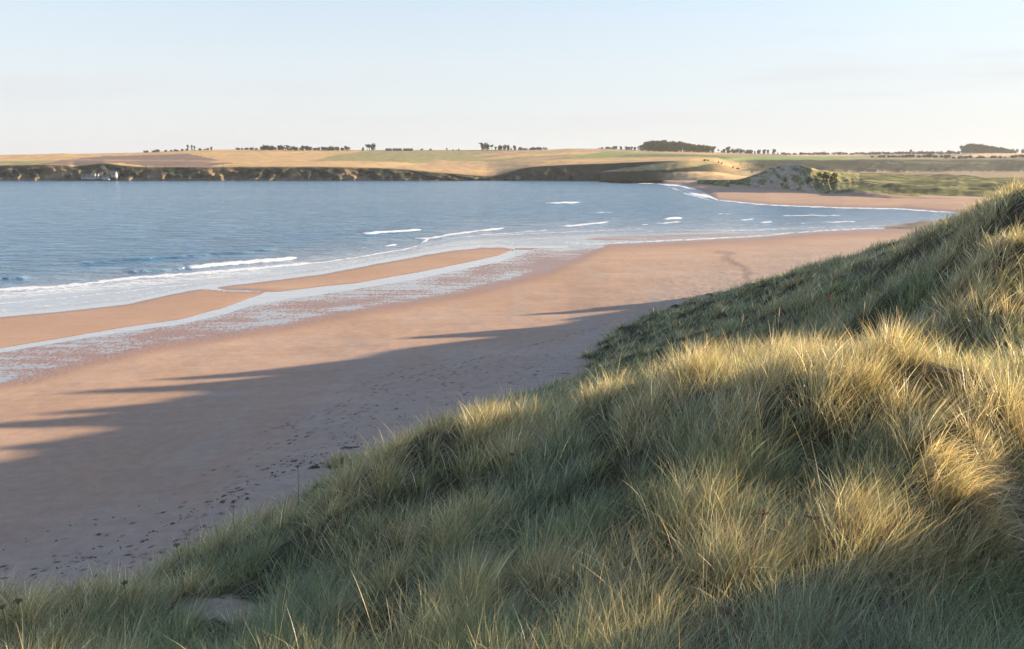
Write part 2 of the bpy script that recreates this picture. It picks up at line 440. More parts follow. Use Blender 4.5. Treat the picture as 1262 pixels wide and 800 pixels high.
# sea
#
cols_s = frange((-1500, -60, 20), (-60, 1240, 2.2), (1240, 1500, 8))
rows_s = np.r_[211, 214, 217, np.arange(219, 300, .55), np.arange(300, 480, .7), np.arange(480, 900, 8)]
SX, SY = np.meshgrid(cols_s, rows_s)
foam = np.zeros_like(SX); hz = np.zeros_like(SX)
def breaker(pts, th, fo, amp=0.0, th2=None, off=0):
    a = np.array(pts, float)
    yl = np.interp(SX, a[:, 0], a[:, 1]) + .6 * pn(SX / 14, SX * 0 + len(pts), 50)
    x0, x1 = a[0, 0], a[-1, 0]
    inx = sst(x0, x0 + min(14, (x1 - x0) / 3), SX) * sst(x1, x1 - min(14, (x1 - x0) / 3), SX)
    d = (SY - yl)
    tl = th * (.25 + .75 * inx) * (1 + .35 * pn(SX / 9, SX * 0 + th, 51)) * np.interp(SX, [-100, 400], [1.1, .85])
    m = np.exp(-np.abs(d / tl) ** 2.2) * sst(0, .12, inx) * (.88 + .25 * pn(SX / 6, SY / 2, 52))
    foam[:] = np.maximum(foam, m * fo)
    if amp:
        t2 = th2 or th * 1.6
        hz[:] = np.maximum(hz, amp * np.exp(-((d + off) / t2) ** 2) * inx)
breaker([(-300, 385), (0, 357), (79, 353), (158, 343), (238, 337), (317, 330.5), (357, 326.5), (385, 324)], 2.5, .85, .12)
breaker([(-300, 402), (0, 374), (79, 367), (139, 361), (178, 356), (239, 350)], 1.0, .6, .03)
breaker([(222, 330.8), (277, 324.8), (317, 322), (368, 317.5)], 3.0, 1.0, .45, 4, 1.5)
breaker([(150, 334), (200, 331.5), (232, 330)], .5, 0, .4, 3, 1)
breaker([(438, 288.5), (478, 285.5), (522, 283)], 1.8, 1.0, .5, 3, 1)
breaker([(472, 303.5), (490, 301.5)], 1.8, .8, .2)
breaker([(400, 309), (440, 306), (480, 301)], 1.2, .45, .1)
breaker([(370, 326), (400, 323), (440, 317), (500, 307), (524, 301)], 1.2, .75, .05)
breaker([(508, 294), (530, 293.5), (559, 288.5), (592, 284), (624, 281)], 1.7, .9, .3)
breaker([(516, 301), (522, 298), (530, 294)], 2.5, .8, .1)
breaker([(583, 290), (625, 287.5), (668, 284), (680, 283)], .9, .65, .1)
breaker([(640, 294), (700, 289), (800, 283.5), (900, 281)], .7, .35)
breaker([(686, 279.5), (715, 277), (752, 273.5)], 1.5, .95, .4)
breaker([(670, 250.5), (690, 250), (717, 249)], 1.4, 1.0, .7)
breaker([(812, 270), (826, 269), (843, 268.8)], 1.7, 1.0, .5); breaker([(805, 275.5), (822, 274.6), (842, 273.5)], 1.2, .8, .2)
breaker([(790, 277), (800, 276.5)], 1, .7); breaker([(840, 275), (865, 274.5)], .7, .5)
breaker([(910, 271), (931, 270)], 1.2, .8, .3); breaker([(935, 274.5), (953, 273)], 1.7, .8, .2)
breaker([(860, 279), (950, 277), (1060, 272)], .7, .55); breaker([(960, 266), (1000, 265.5), (1040, 266)], .8, .8); breaker([(1010, 274), (1060, 273)], .9, .8); breaker([(730, 262), (760, 261.5)], .7, .7); breaker([(880, 264), (905, 263.5)], .7, .7); breaker([(560, 272), (590, 271.5)], .6, .6); breaker([(900, 284.5), (1000, 281), (1125, 277)], .7, .6)
breaker([(690, 299), (740, 300.5), (796, 298), (873, 294), (940, 290), (990, 285.8), (1056, 282), (1140, 279.5)], 1.6, .6)
breaker([(630, 296), (700, 291.5), (760, 287), (900, 283)], 1.0, .5)
breaker([(884, 246.6), (946, 252.6), (1038, 256.2), (1111, 257.6), (1155, 260.8), (1180, 262)], .9, .9)
breaker([(750, 224.2), (780, 225), (815, 227)], .8, .8); breaker([(810, 226.5), (841, 229.5), (858, 234)], 1.3, .9)
breaker([(838, 233), (852, 238), (872, 242), (888, 247.5)], 2.2, 1.0, .2); breaker([(820, 229), (850, 240), (880, 248)], 1.6, .65)
breaker([(800, 231), (850, 244), (870, 248)], 1.0, .5)
breaker([(90, 322.5), (200, 316), (320, 307), (345, 305)], 1, 0, .35, 2.6); breaker([(-60, 345), (0, 341), (40, 341)], 1, 0, .4, 3)
breaker([(560, 292), (620, 290), (700, 286), (800, 281)], .7, .6); breaker([(420, 314), (470, 308), (520, 305), (600, 300)], .6, .5); breaker([(0, 381), (100, 372), (200, 359), (330, 341), (440, 325)], .8, .5); breaker([(640, 299), (720, 294), (800, 285), (940, 283)], .8, .5)
breaker([(500, 281), (640, 276), (760, 270)], 1, 0, .25, 2); breaker([(760, 279), (900, 275)], 1, 0, .2, 1.5)
ycalm = PL([(-600, 420), (0, 353), (158, 340), (360, 318), (500, 303), (560, 288), (640, 283), (760, 279), (900, 279), (1130, 276), (1300, 270)])
yc_ = ycalm(SX)
calm = .85 * sst(-2, 12, SY - yc_) + .3 * sst(-22, 2, SY - yc_) * (SY < yc_ + 6)
shore_y = np.where(SX < 634, y_a(SX), y_d(SX))
calm = np.clip(np.maximum(calm, 1.0 * sst(9, 3, shore_y - SY) * (SX < 700)), 0, 1)
foam = np.maximum(foam, .47 * sst(0, 1, (SY - yc_) / 8) * sst(6, 0, SY - yc_ - 14) * sst(460, 300, SX))
foam = np.maximum(foam, .40 * (SY > yc_) * sst(14, 9, shore_y - SY) * sst(4, 7, shore_y - SY))
chan = ((SX < 634) & (SY > y_a(SX) + .5)) | ((SX >= 634) & (SX < 700) & (SY > 303))
foam = np.where(chan, 0, foam); calm = np.where(chan, 1, calm)
x_, y_, _ = atZ(SX, SY, 0.0)
near = np.clip(1 - np.abs(SY - 280) / 70, 0, 1)
swell = .05 * fbm((x_ * .8 + y_ * .5) / 13, (y_ * .8 - x_ * .5) / 5, 4, 60, .6) * (1 - .9 * calm) * (SY > 230)
zz = 0.004 + hz + np.where(chan, 0, swell)
keep = (SY < np.where(SX < 700, y_d(SX) + 3, shore_y + 6))
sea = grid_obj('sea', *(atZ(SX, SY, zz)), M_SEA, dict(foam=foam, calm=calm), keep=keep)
tag(sea, 'blue sea with small breaking waves and pale swash', kind='structure')

# ------------------------------------------------------------------ far headland
lnA = PL([(-900, 1500), (-300, 1350), (0, 1290), (600, 1290), (700, 1270), (760, 1240), (830, 1150), (900, 1100), (1262, 1050), (2600, 1000)])
zA = PL([(-900, -.5), (600, -.4), (720, -.3), (760, 1), (830, 3), (900, 4), (1262, 5), (2600, 5)])
yB = PL([(-900, 206), (-100, 204), (0, 204), (60, 203), (85, 204), (90, 206), (100, 204), (130, 201), (150, 204), (175, 206), (240, 206), (300, 206), (400, 206), (470, 207.5), (500, 209), (540, 213), (580, 216), (600, 217.5), (612, 216.5), (622, 214), (640, 209), (652, 206.5), (670, 205), (700, 203.5), (760, 201.5), (800, 199.5), (850, 198), (880, 199), (905, 208), (925, 213.5), (2600, 213)])
dB = PL([(-900, 20), (100, 22), (560, 20), (600, 24), (640, 34), (780, 50), (850, 110), (880, 230), (905, 420), (925, 500), (2600, 520)])
yD = PL([(-900, 192), (-300, 192), (0, 191), (40, 190.3), (80, 189), (100, 189.6), (175, 188), (230, 185.3), (260, 184.5), (330, 184), (400, 185), (560, 185), (680, 184.4), (700, 183.2), (750, 183.5), (790, 185.5), (850, 187), (950, 190), (1000, 190.4), (1100, 190), (1200, 189), (1262, 189), (2600, 186)])
dD = PL([(-900, 2400), (0, 2300), (560, 2400), (900, 2500), (1000, 3000), (2600, 3200)])
yC = PL([(-900, 199), (0, 197.5), (300, 195), (500, 196), (600, 199), (700, 194), (850, 193), (900, 196), (925, 197.5), (1050, 198), (1100, 197.5), (1180, 199), (1262, 197), (2600, 197)])
dC = PL([(-900, 1850), (0, 1850), (600, 1800), (900, 1700), (925, 1850), (2600, 1800)])
hc = frange((-900, -40, 8), (-40, 1300, 1.1), (1300, 2600, 10))
def zof(py, d):
    return atY(hc, py, d)[2]
_kn = np.exp(-np.linspace(-2.2, 2.2, 31) ** 2); _kn /= _kn.sum()
def smo(a): return np.convolve(np.pad(a, 15, mode='edge'), _kn, 'valid')
dAv = smo(lnA(hc)); cliffy = sst(850, 600, hc)
_k7 = np.exp(-np.linspace(-2, 2, 13) ** 2); _k7 /= _k7.sum()
def sm7(f): return lambda x: (np.convolve(np.pad(f(x), 6, mode='edge'), _k7, 'valid') if np.ndim(x) else f(x))
yB, yC, yD = sm7(yB), sm7(yC), sm7(yD)
A = (dAv, smo(zA(hc))); Bd = dAv + smo(dB(hc)); Bz = zof(yB(hc), Bd)
Cd = smo(dC(hc)); Cz = zof(yC(hc), Cd); Dd = dD(hc); Dz = zof(yD(hc), Dd)
HRs, HZs = [], []
ws = np.r_[np.linspace(0, 1, 18)]
for wv in ws:
    bulge = 13 * (fbm(hc / 22 + wv * .4, wv * 1.5, 4, 80)) * cliffy * math.sin(math.pi * min(1, wv + .12)) + 9 * pn(hc / 9, wv * 2, 81) * sst(1, .2, wv) * sst(900, 700, hc)
    prof = wv ** .8
    HRs.append(A[0] + (Bd - A[0]) * wv + bulge)
    HZs.append(A[1] + (Bz - A[1]) * prof + (wv * (1 - wv)) * 6 * fbm(hc / 16, wv * 3, 3, 83) * sst(950, 700, hc))
for wv in np.linspace(0, 1, 16)[1:]:
    HRs.append(Bd + (Cd - Bd) * wv)
    rr_ = sst(880, 960, hc)
    HZs.append(Bz + (Cz - Bz) * (wv ** (1.0 + 1.2 * rr_)) + wv * (1 - wv) * (3.6 * fbm(hc / 60, wv * 3, 3, 84) + rr_ * 26 * fbm(hc / 45 - wv * 1.5, wv * 2.2, 3, 86)))
for wv in np.linspace(0, 1, 12)[1:]:
    HRs.append(Cd + (Dd - Cd) * wv); HZs.append(Cz + (Dz - Cz) * wv + 2.0 * wv * (1 - wv) * fbm(hc / 90, wv * 2, 3, 85))
for wv in np.linspace(0, 1, 8)[1:]:
    HRs.append(Dd + 5000 * wv); HZs.append(Dz - 22 * wv - 6 * math.sin(wv * 3))
HR, HZv = np.array(HRs), np.array(HZs)
HXp = np.broadcast_to(hc, HR.shape)
_dx, _dy, _ = ray(HXp, 206.0 + 0 * HXp)
HXw = _dx / _dy * HR
_, HPY = pix(HXw, HR, HZv)
nA, nB, nC = 18, 33, 44
idx = np.arange(len(HR))[:, None] + 0 * HR
def mask(*p): return sum(p)
col = np.zeros(HR.shape + (3,)); col[:] = (.44, .295, .155)
def paint(m, c):
    m = np.clip(m, 0, 1)[..., None]; col[:] = col * (1 - m) + np.array(c) * m
px_, py_ = HXp, HPY
pxs = px_ + (py_ - 195) * 7 + 7 * pn(px_ / 30, py_ / 3, 93)
inb = lambda a, b_: sst(a - 6, a + 6, pxs) * sst(b_ + 6, b_ - 6, pxs)
yb_ = yB(hc)[None, :] + 0 * HR; yd_ = yD(hc)[None, :] + 0 * HR
rel = np.clip((py_ - yd_) / (yb_ - yd_), 0, 1)          # 0 skyline, 1 cliff top
st = pn(px_ / 260, py_ / 1.1 + px_ / 160, 90) + .5 * pn(px_ / 40, py_ / .9, 94)
paint(.5 + .6 * st, (.58, .38, .18))
paint(inb(-900, 92) * (rel > .62), (.24, .25, .12)); paint(inb(-900, 60) * (rel > .80), (.40, .32, .17))
pl = ((py_ > np.interp(px_, [95, 130, 235, 300], [195.5, 192.5, 190, 203.5])) & (pxs > 96) & (pxs < 330) & (py_ < np.interp(px_, [95, 150, 180, 296], [203.5, 201, 205, 206]))) * 1.0
paint(pl, (.21, .145, .12)); paint(pl * (np.abs(py_ - 198 - (px_ - 190) * .01) < .7), (.33, .23, .17))
paint(inb(290, 560) * (rel > .25) * (rel < .75) * (py_ > 190 + (px_ - 290) * .03), (.50, .34, .18))
paint(inb(390, 600) * (rel < .42), (.27, .24, .12)); paint(inb(400, 880) * (np.abs(rel - .5) < .13), (.27, .25, .12))
paint(inb(500, 578) * (py_ > 202 + (px_ - 500) * .03), (.56, .39, .19)); paint(inb(560, 690) * (rel > .45), (.42, .29, .17))
paint(inb(560, 760) * (rel < .22), (.40, .28, .17)); paint(inb(690, 1000) * (rel < .55) * (py_ > yd_ + 2.5), (.21, .25, .10))
paint(inb(740, 900) * (np.abs(rel - .42) < .07), (.13, .13, .08))
paint(inb(600, 860) * (py_ > yb_ - 3.2) * (py_ < yb_), (.44, .30, .17))
# right-hand country: farmland over a dark heathy slope
rt = (px_ > 900) * 1.0
rt = sst(880, 940, px_)
paint(rt, (.17, .15, .11)); paint(rt * (py_ < 193.5), (.27, .22, .16))
paint(inb(905, 1070) * (py_ > 193.2) * (py_ < 197.2), (.20, .27, .08)); paint(inb(950, 1040) * (py_ > 190.5) * (py_ < 192.5), (.48, .34, .22))
paint(inb(1165, 1250) * (py_ > 188.5) * (py_ < 193.5), (.55, .39, .25)); paint(inb(1040, 1165) * (np.abs(py_ - 195.5) < .8), (.28, .25, .16))
paint(sst(885, 960, px_ + 30 * pn(py_ / 3, px_ / 60, 140)) * sst(196.3, 197.6, py_ + 1.2 * pn(px_ / 25, 0 * px_, 141)) * (py_ < 212.5) * (idx >= nA - 1), (.036, .045, .032))
paint(rt * (py_ > 198) * (py_ < 212) * sst(.1, .5, fbm(px_ / 35 - py_ / 5, py_ / 5, 3, 142)), (.075, .075, .045)); paint(rt * (py_ > 198) * (py_ < 212) * sst(.2, .4, fbm(px_ / 9, py_ / 2, 3, 143)), (.03, .04, .025))
paint(rt * (idx < nA), (.30, .24, .14))
paint(rt * (np.abs(py_ - 212.5) < 1.4) * (idx >= nA - 2), (.26, .20, .16)); paint(inb(1120, 1262) * (np.abs(py_ - 200.5) < .8), (.12, .12, .07))
# cliffs and the grassy bluff
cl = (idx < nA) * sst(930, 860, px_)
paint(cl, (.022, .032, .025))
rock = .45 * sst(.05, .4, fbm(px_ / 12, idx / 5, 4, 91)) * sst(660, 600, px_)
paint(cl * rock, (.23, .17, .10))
for c0, w0 in ((188, 9), (262, 12), (283, 8), (360, 6), (428, 8), (437, 5), (75, 14), (60, 8)):  # tan rock facets, with sunlight painted into their colour
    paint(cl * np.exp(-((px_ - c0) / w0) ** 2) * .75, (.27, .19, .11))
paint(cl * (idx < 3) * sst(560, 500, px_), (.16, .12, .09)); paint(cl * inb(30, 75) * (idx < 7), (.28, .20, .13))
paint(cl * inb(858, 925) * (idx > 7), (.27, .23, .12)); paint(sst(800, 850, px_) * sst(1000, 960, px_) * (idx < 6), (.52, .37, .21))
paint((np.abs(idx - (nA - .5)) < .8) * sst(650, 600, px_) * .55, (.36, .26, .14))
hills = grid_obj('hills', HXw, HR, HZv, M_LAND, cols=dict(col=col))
tag(hills, 'distant farmland headland with golden fields above dark sea cliffs', kind='structure')
def land_z(px, d):
    """height of the headland at image column px and distance d"""
    j = int(np.clip(np.searchsorted(hc, px), 1, len(hc) - 1))
    return float(np.interp(d, HR[:, j][nA - 1:], HZv[:, j][nA - 1:]))

# ------------------------------------------------------------------ dune hills along the far beach
gc = frange((860, 1300, 1.0), (1300, 2600, 8))
g0 = y_g0(gc); gd0 = (HC - 3.3) * F / (g0 - 206)
gd0 = np.where(gc < 900, 760 + (900 - gc) * 4, gd0)
y1 = PL([(860, 222.5), (905, 222), (925, 217.5), (935, 213.5), (948, 206.5), (958, 204), (968, 202), (982, 201), (992, 203), (1000, 206.5), (1008, 209), (1020, 210.5), (1060, 213.5), (1100, 215), (1160, 216.5), (1180, 217.5), (1230, 221), (2600, 219)])(gc)
d1 = gd0 + PL([(860, 40), (905, 60), (1000, 75), (1030, 180), (1060, 330), (1150, 400), (2600, 420)])(gc)
z1 = atY(gc, y1, d1)[2]; z0 = np.full_like(gc, 2.2)
GR, GZ = [], []
rid = sst(1010, 1070, gc)
for wv in np.linspace(0, 1, 60):
    prof = wv ** (.9 - .2 * rid)
    ridg = rid * (4.4 * (1 - np.abs(pn(gc / 240 + 3, wv * 7.5 + gc / 600, 95))) ** 2 - 1.2) * sst(0, .1, wv) * sst(1.02, .85, wv)
    gul = (1 - rid) * (2.6 * np.abs(pn(gc / 6 + wv * 2.2, wv * 1.3, 96)) + .8 * fbm(gc / 8, wv * 5, 3, 97)) * math.sin(math.pi * wv)
    rg = gd0 + (d1 - gd0) * wv
    GR.append(rg); GZ.append(z0 + (z1 - z0) * prof + ridg - gul + .5 * fbm(gc / 28, wv * 16, 3, 98) * sst(0, .1, wv))
for wv in np.linspace(0, 1, 8)[1:]:
    GR.append(d1 + 110 * wv); GZ.append(z1 * (1 - wv) + 3.0 * wv)
GR, GZ = np.array(GR), np.array(GZ)
GXp = np.broadcast_to(gc, GR.shape); _dx, _dy, _ = ray(GXp, 206.0 + 0 * GXp)
GX = _dx / _dy * GR
gi = np.arange(len(GR))[:, None] + 0 * GR
gcol = np.zeros(GR.shape + (3,)); gcol[:] = (.135, .14, .065)
def gp(m, c):
    m = np.clip(m, 0, 1)[..., None]; gcol[:] = gcol * (1 - m) + np.array(c) * m
gp(sst(0, .5, fbm(GX / 45, GR / 12, 4, 99)), (.05, .055, .03)); gp(sst(.15, .5, fbm(GX / 60, GR / 10, 3, 100)), (.27, .25, .11))
sandm = (gi < 58) * sst(1012, 985, GXp + .5 * (gi - 30)) * (GXp > 925)
gp(sandm * sst(-.35, .1, fbm(GXp / 9 + gi / 18, gi / 16, 4, 101)), (.38, .31, .24)); gp((gi > 55) * sst(1010, 995, GXp) * (GXp > 930), (.46, .37, .22))
gp((gi < 4) * 1.0, (.36, .26, .19))
dh = grid_obj('dune_hills', GX, GR, GZ, M_DUNEHILL, cols=dict(col=gcol))
tag(dh, 'steep sandy dune hill and ridged grassy dunes behind the far beach', kind='structure')

# ------------------------------------------------------------------ the near dunes
CAN = .62
ctl = []
def g(px, py, Y, s=CAN):
    x, y, z = atY(px, py, Y); ctl.append((float(x), float(y), float(z) - s))
def wpt(x, y, z): ctl.append((x, y, z))
# bottom of the picture
for p in [(-150, 840, 13.5), (0, 815, 13), (200, 800, 12.5), (400, 800, 10.5), (600, 800, 9), (800, 800, 8), (1000, 800, 7.6), (1180, 790, 7.6), (1290, 800, 7.2)]: g(*p)
# crest of the lit spur
for p in [(-60, 775, 15.5), (50, 762, 15.6), (150, 768, 16), (205, 745, 18, .1), (300, 745, 17.2, .2), (240, 775, 15.5, .2), (430, 570, 23.5), (480, 532, 24.5), (560, 500, 25), (620, 487, 25), (690, 492, 23.5), (745, 470, 22), (820, 446, 20, .8), (880, 448, 18, .9), (950, 420, 16.2, .95), (1010, 412, 15.5, 1.0), (1060, 408, 15, 1.0), (1120, 416, 14.8, 1.05), (1180, 428, 14.6, 1.0), (1262, 448, 14.2, .95)]: g(*p)
# left flank of the spur running down to the beach
for p in [(215, 728, 21), (250, 690, 22.5), (300, 645, 24), (360, 622, 24.5), (400, 600, 24)]: g(*p)
for p in [(330, 700, 19), (420, 660, 19), (500, 620, 19), (470, 690, 15.5), (600, 570, 20), (620, 640, 15.5), (520, 730, 13), (700, 560, 18.5), (700, 640, 14.5), (640, 720, 11.5), (790, 520, 17.4), (780, 575, 16.2), (860, 560, 14), (820, 640, 12), (760, 720, 10)]: g(*p)
for p in [(900, 500, 15), (960, 480, 14.7), (1050, 470, 14.4), (960, 560, 13.7), (1080, 540, 14.0), (1010, 600, 12.4), (900, 640, 11.2), (950, 700, 9.7), (1000, 650, 10.4), (1070, 625, 10.6), (1130, 655, 10.6), (1130, 700, 9.4), (1060, 710, 9.2), (1180, 740, 8.8)]: g(*p)
for p in [(1140, 500, 13.2), (1180, 470, 13.4), (1190, 540, 11.9), (1190, 600, 11.0), (1200, 660, 10.6), (1262, 520, 13.2), (1262, 600, 12.2), (1262, 680, 10.8)]: g(*p)
# hollow behind the spur and the second dune's flank
for p in [(905, 470, 26), (1000, 450, 24), (1100, 440, 22), (1180, 440, 19.5), (1262, 455, 18.5)]: g(*(p if len(p) == 4 else p + ((.8,) if p[2] >= 29 else (.55,))))
for p in [(720, 446, 76, .3), (770, 430, 64), (830, 392, 80), (830, 440, 48), (910, 356, 80), (900, 400, 58), (900, 440, 40), (1000, 330, 68), (1000, 380, 46), (1000, 425, 33), (1070, 310, 55), (1100, 350, 40), (1100, 400, 30), (1125, 291, 52), (1145, 280, 50), (1170, 262, 46), (1200, 246, 41), (1235, 230, 36), (1262, 222, 33.5), (1262, 275, 28.5), (1200, 310, 31), (1180, 366, 26), (1240, 366, 24.5), (1262, 400, 22.5), (1150, 385, 26.5), (1180, 420, 24)]: g(*(p if len(p) == 4 else p + ((.8,) if p[2] >= 29 else (.55,))))
# beyond the frame, in world metres; unseen ridge heights shaped to cast the shadows
for p in [(0, 0, 18.4), (0, -8, 19), (8, 0, 18.8), (-8, 0, 17), (-16, 4, 12.5), (-26, 10, 6), (-40, 5, 4), (-32, 30, 2.0), (-45, 50, 1), (-22, -10, 13), (12, -8, 20),
          (20, 2, 20.4), (18, 8, 20.0), (19.5, 12, 18.2), (15.5, 12.2, 17.9), (21, 16.5, 17.8), (22.5, 21, 16.9), (23, 25, 16.2), (18, 26.5, 15.9), (14, 26, 15.2), (22, 29, 16.3), (27, 31.5, 17.8), (31, 40, 17.4), (14, 10, 18.3),
          (36, 52, 16.5), (40, 62, 17.6), (47, 75, 18.3), (53, 86, 17.8), (59, 98, 17.2), (64, 112, 14.4), (72, 125, 12.8), (84, 140, 12), (100, 170, 8.5), (125, 215, 6), (160, 260, 5),
          (46, 54, 20.6), (50, 64, 21.8), (54, 73, 22.2), (60, 85, 22.6), (68, 99, 21.2), (76, 112, 19.4), (86, 127, 17.2), (75, 60, 17), (95, 90, 14), (110, 120, 12), (150, 180, 8), (45, 20, 17), (45, -5, 17.5), (80, 20, 15), (140, 60, 12), (200, 120, 8), (230, 280, 5),
          (30, 110, 4.0), (45, 122, 5.5), (44, 150, .2), (60, 160, -.5), (78, 190, -2), (110, 235, -3), (52, 175, -1), (70, 215, -3), (100, 270, -3)]: wpt(*p)
# foot of the dune where it meets the beach
for p in [(215, 745, 33), (300, 660, 40), (420, 560, 52), (560, 505, 64), (640, 485, 70), (705, 468, 76)]:
    x, y, z = atZ(p[0], p[1], 1.9); wpt(float(x), float(y), 1.7)
    wpt(float(x) - 7, float(y) + 5, .2)
ctl = np.array(ctl)
def hummocks(x, y):
    r = np.hypot(x, y)
    k = np.clip(r / 14, .35, 2.2)
    hum = (.46 * fbm(x / 2.8, y / 2.8, 2, 110) + .13 * fbm(x / .9, y / .9, 2, 115)) * np.clip(r / 14, .4, 1.0) + np.minimum(.22 * (k - .35), .35) * fbm(x / 7.5, y / 7.5, 2, 111)
    return hum, .9 * sst(34, 52, x) * fbm(x / 9, y / 5.5, 2, 112)
_h, _r = hummocks(ctl[:, 0], ctl[:, 1])
ctl[:, 2] -= _h * sst(34, 26, ctl[:, 0])
def U(r2): return np.where(r2 > 1e-9, r2 * np.log(np.maximum(r2, 1e-9)) * .5, 0)
K = U(((ctl[:, None, :2] - ctl[None, :, :2]) ** 2).sum(-1)) + np.eye(len(ctl)) * .12
Pm = np.c_[np.ones(len(ctl)), ctl[:, :2]]
Am = np.block([[K, Pm], [Pm.T, np.zeros((3, 3))]])
sol = np.linalg.solve(Am, np.r_[ctl[:, 2], 0, 0, 0])
Wt, Pt = sol[:-3], sol[-3:]
CASTER_PEAKS = []  # unseen narrow peaks added to throw finger shadows across the beach
def dune_h(x, y):
    x = np.asarray(x, float).ravel(); y = np.asarray(y, float).ravel(); out = np.empty_like(x)
    for i in range(0, len(x), 60000):
        xx, yy = x[i:i + 60000], y[i:i + 60000]
        out[i:i + 60000] = U((xx[:, None] - ctl[None, :, 0]) ** 2 + (yy[:, None] - ctl[None, :, 1]) ** 2) @ Wt + Pt[0] + Pt[1] * xx + Pt[2] * yy
    hum, ridge = hummocks(x, y)
    res = out + hum + ridge
    for (x0, y0, A_, wx_, wy_) in CASTER_PEAKS:
        dx_ = (x - x0) * .988 + (y - y0) * .156; dy_ = -(x - x0) * .156 + (y - y0) * .988
        res = res + A_ * np.exp(-(dx_ / wx_) ** 2 - (dy_ / wy_) ** 2)
    return res
_pk = []
for tx, ty, xc, wy_ in ((-36, 64, 55, 1.5), (-31, 75, 61, 1.4), (-30, 58.5, 51.5, 1.1), (-15, 84, 66, 1.6), (-8, 97, 72, 1.8), (-22, 70, 57, 1.0), (6, 112, 78, 1.8), (-27, 79.5, 62, 1.2), (-31, 68, 57, .9)):
    t_ = (xc - tx) / sdir[0]; yc2 = ty + sdir[1] * t_; zt_ = 1.9 + sdir[2] * t_
    _pk.append((xc, yc2, zt_ - float(dune_h(xc, yc2)[0]), 4.5, wy_))
CASTER_PEAKS.extend(_pk)
gx = np.r_[np.arange(-46, -16, 1.5), np.arange(-16, 30, .3), np.arange(30, 84, .8), np.arange(84, 236, 4)]
gy = np.r_[np.arange(-12, 4, 1.5), np.arange(4, 34, .3), np.arange(34, 130, .7), np.arange(130, 300, 3)]
DX, DY = np.meshgrid(gx, gy)
DZ = dune_h(DX, DY).reshape(DX.shape)
def bare_at(x, y, z):
    qx, qy = pix(x, np.maximum(y, 1), z + .1)
    b = np.exp(-((qx - 275) / 75) ** 2 - ((qy - 745 - (qx - 275) * .05) / 22) ** 2) * (y < 24) * (y > 10) * .8
    b = np.maximum(b, np.exp(-((qx - 1275) / 32) ** 2 - ((qy - 790) / 30) ** 2) * (y < 10) * 1.2)
    b = np.maximum(b, .9 * sst(2.6, 1.9, z) )
    return np.where(y > 3, b, 0)
dune = grid_obj('dune', DX, DY, DZ, M_GROUND, dict(bare=bare_at(DX, DY, DZ)))
tag(dune, 'steep grassy sand dune falling to the beach', kind='structure')

GRASS_ON = True

# ------------------------------------------------------------------ marram grass
def bladeset(root, L_, az, lean, bend, droop, width, side, c_root, c_tip, levels):
    """ribbons: levels+1 rings, the last one a point"""
    n = len(root); ts = np.linspace(0, 1, levels + 1) ** .9
    ch, sh = np.cos(az), np.sin(az)
    vs = np.empty((n, 2 * levels + 1, 3), np.float32); cs = np.empty((n, 2 * levels + 1, 3), np.float32)
    sx, sy = np.cos(side), np.sin(side)
    for k, t in enumerate(ts):
        hor = L_ * (lean * t + bend * t * t); ver = L_ * (t * np.sqrt(np.maximum(1 - lean ** 2, .1)) - droop * t ** 2.4)
        p = np.stack([root[:, 0] + ch * hor, root[:, 1] + sh * hor, root[:, 2] + ver], -1)
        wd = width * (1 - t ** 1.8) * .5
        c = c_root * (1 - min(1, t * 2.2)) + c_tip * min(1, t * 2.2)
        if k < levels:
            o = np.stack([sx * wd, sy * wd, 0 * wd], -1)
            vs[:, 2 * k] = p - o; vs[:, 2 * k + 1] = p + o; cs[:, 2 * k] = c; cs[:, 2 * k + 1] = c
        else:
            vs[:, 2 * k] = p; cs[:, 2 * k] = c
    nv = 2 * levels + 1
    quads = []
    for k in range(levels - 1): quads.append([2 * k, 2 * k + 1, 2 * k + 3, 2 * k + 2])
    lp = np.array(sum(quads, []) + [2 * levels - 2, 2 * levels - 1, 2 * levels]); st_ = np.r_[np.arange(levels - 1) * 4, (levels - 1) * 4]
    base = np.arange(n)[:, None] * nv
    return vs.reshape(-1, 3), cs.reshape(-1, 3), (base + lp[None]).ravel(), (np.arange(n)[:, None] * len(lp) + st_[None]).ravel()

def rho(Y):
    return np.where(Y < 11, 640.0, np.where(Y < 26, 640 * (11 / Y) ** 1.05, 640 * (11 / 26) ** 1.05 * (26 / Y) ** 2.15))

# running horizon of bare ground per image column, for leaving out what no view from here or a step aside can see
hxs = np.linspace(-140, 1400, 160); hys = np.r_[np.arange(4, 34, .4), np.arange(34, 200, 1.2)]
HXg, HYg = np.meshgrid(hxs, hys); xx = (HXg - CX) / F / cp * HYg
zz_ = dune_h(xx, HYg).reshape(xx.shape); ang = (zz_ - HC) / HYg
run_ = np.maximum.accumulate(ang, 0)

def tussocks(y0, y1, blades_each, seed):
    r = np.random.default_rng(seed)
    Yg = np.linspace(y0, y1, 400); dens = rho(Yg) / blades_each * 1.44 * Yg
    cum = np.r_[0, np.cumsum((dens[1:] + dens[:-1]) / 2 * np.diff(Yg))]; n = int(cum[-1])
    Y = np.interp(r.uniform(0, cum[-1], n), cum, Yg); px = r.uniform(-110, 1372, n)
    x = (px - CX) / F / cp * Y; z = dune_h(x, Y)
    b = bare_at(x, Y, z)
    j = np.clip(((px + 140) / 1540 * 159).astype(int), 0, 159); i = np.clip(np.searchsorted(hys, Y) - 3, 0, len(hys) - 1)
    vis = (z + 1.25 - HC) / Y > run_[i, j] - .004
    gap = fbm(x / 1.3, y / 1.3, 2, 125) + r.normal(0, .12, len(x))
    ok = (gap > -.22) & (z > 1.9) & vis & (b < .45) & (r.random(n) > b * 1.2)
    return x[ok], Y[ok], z[ok], r

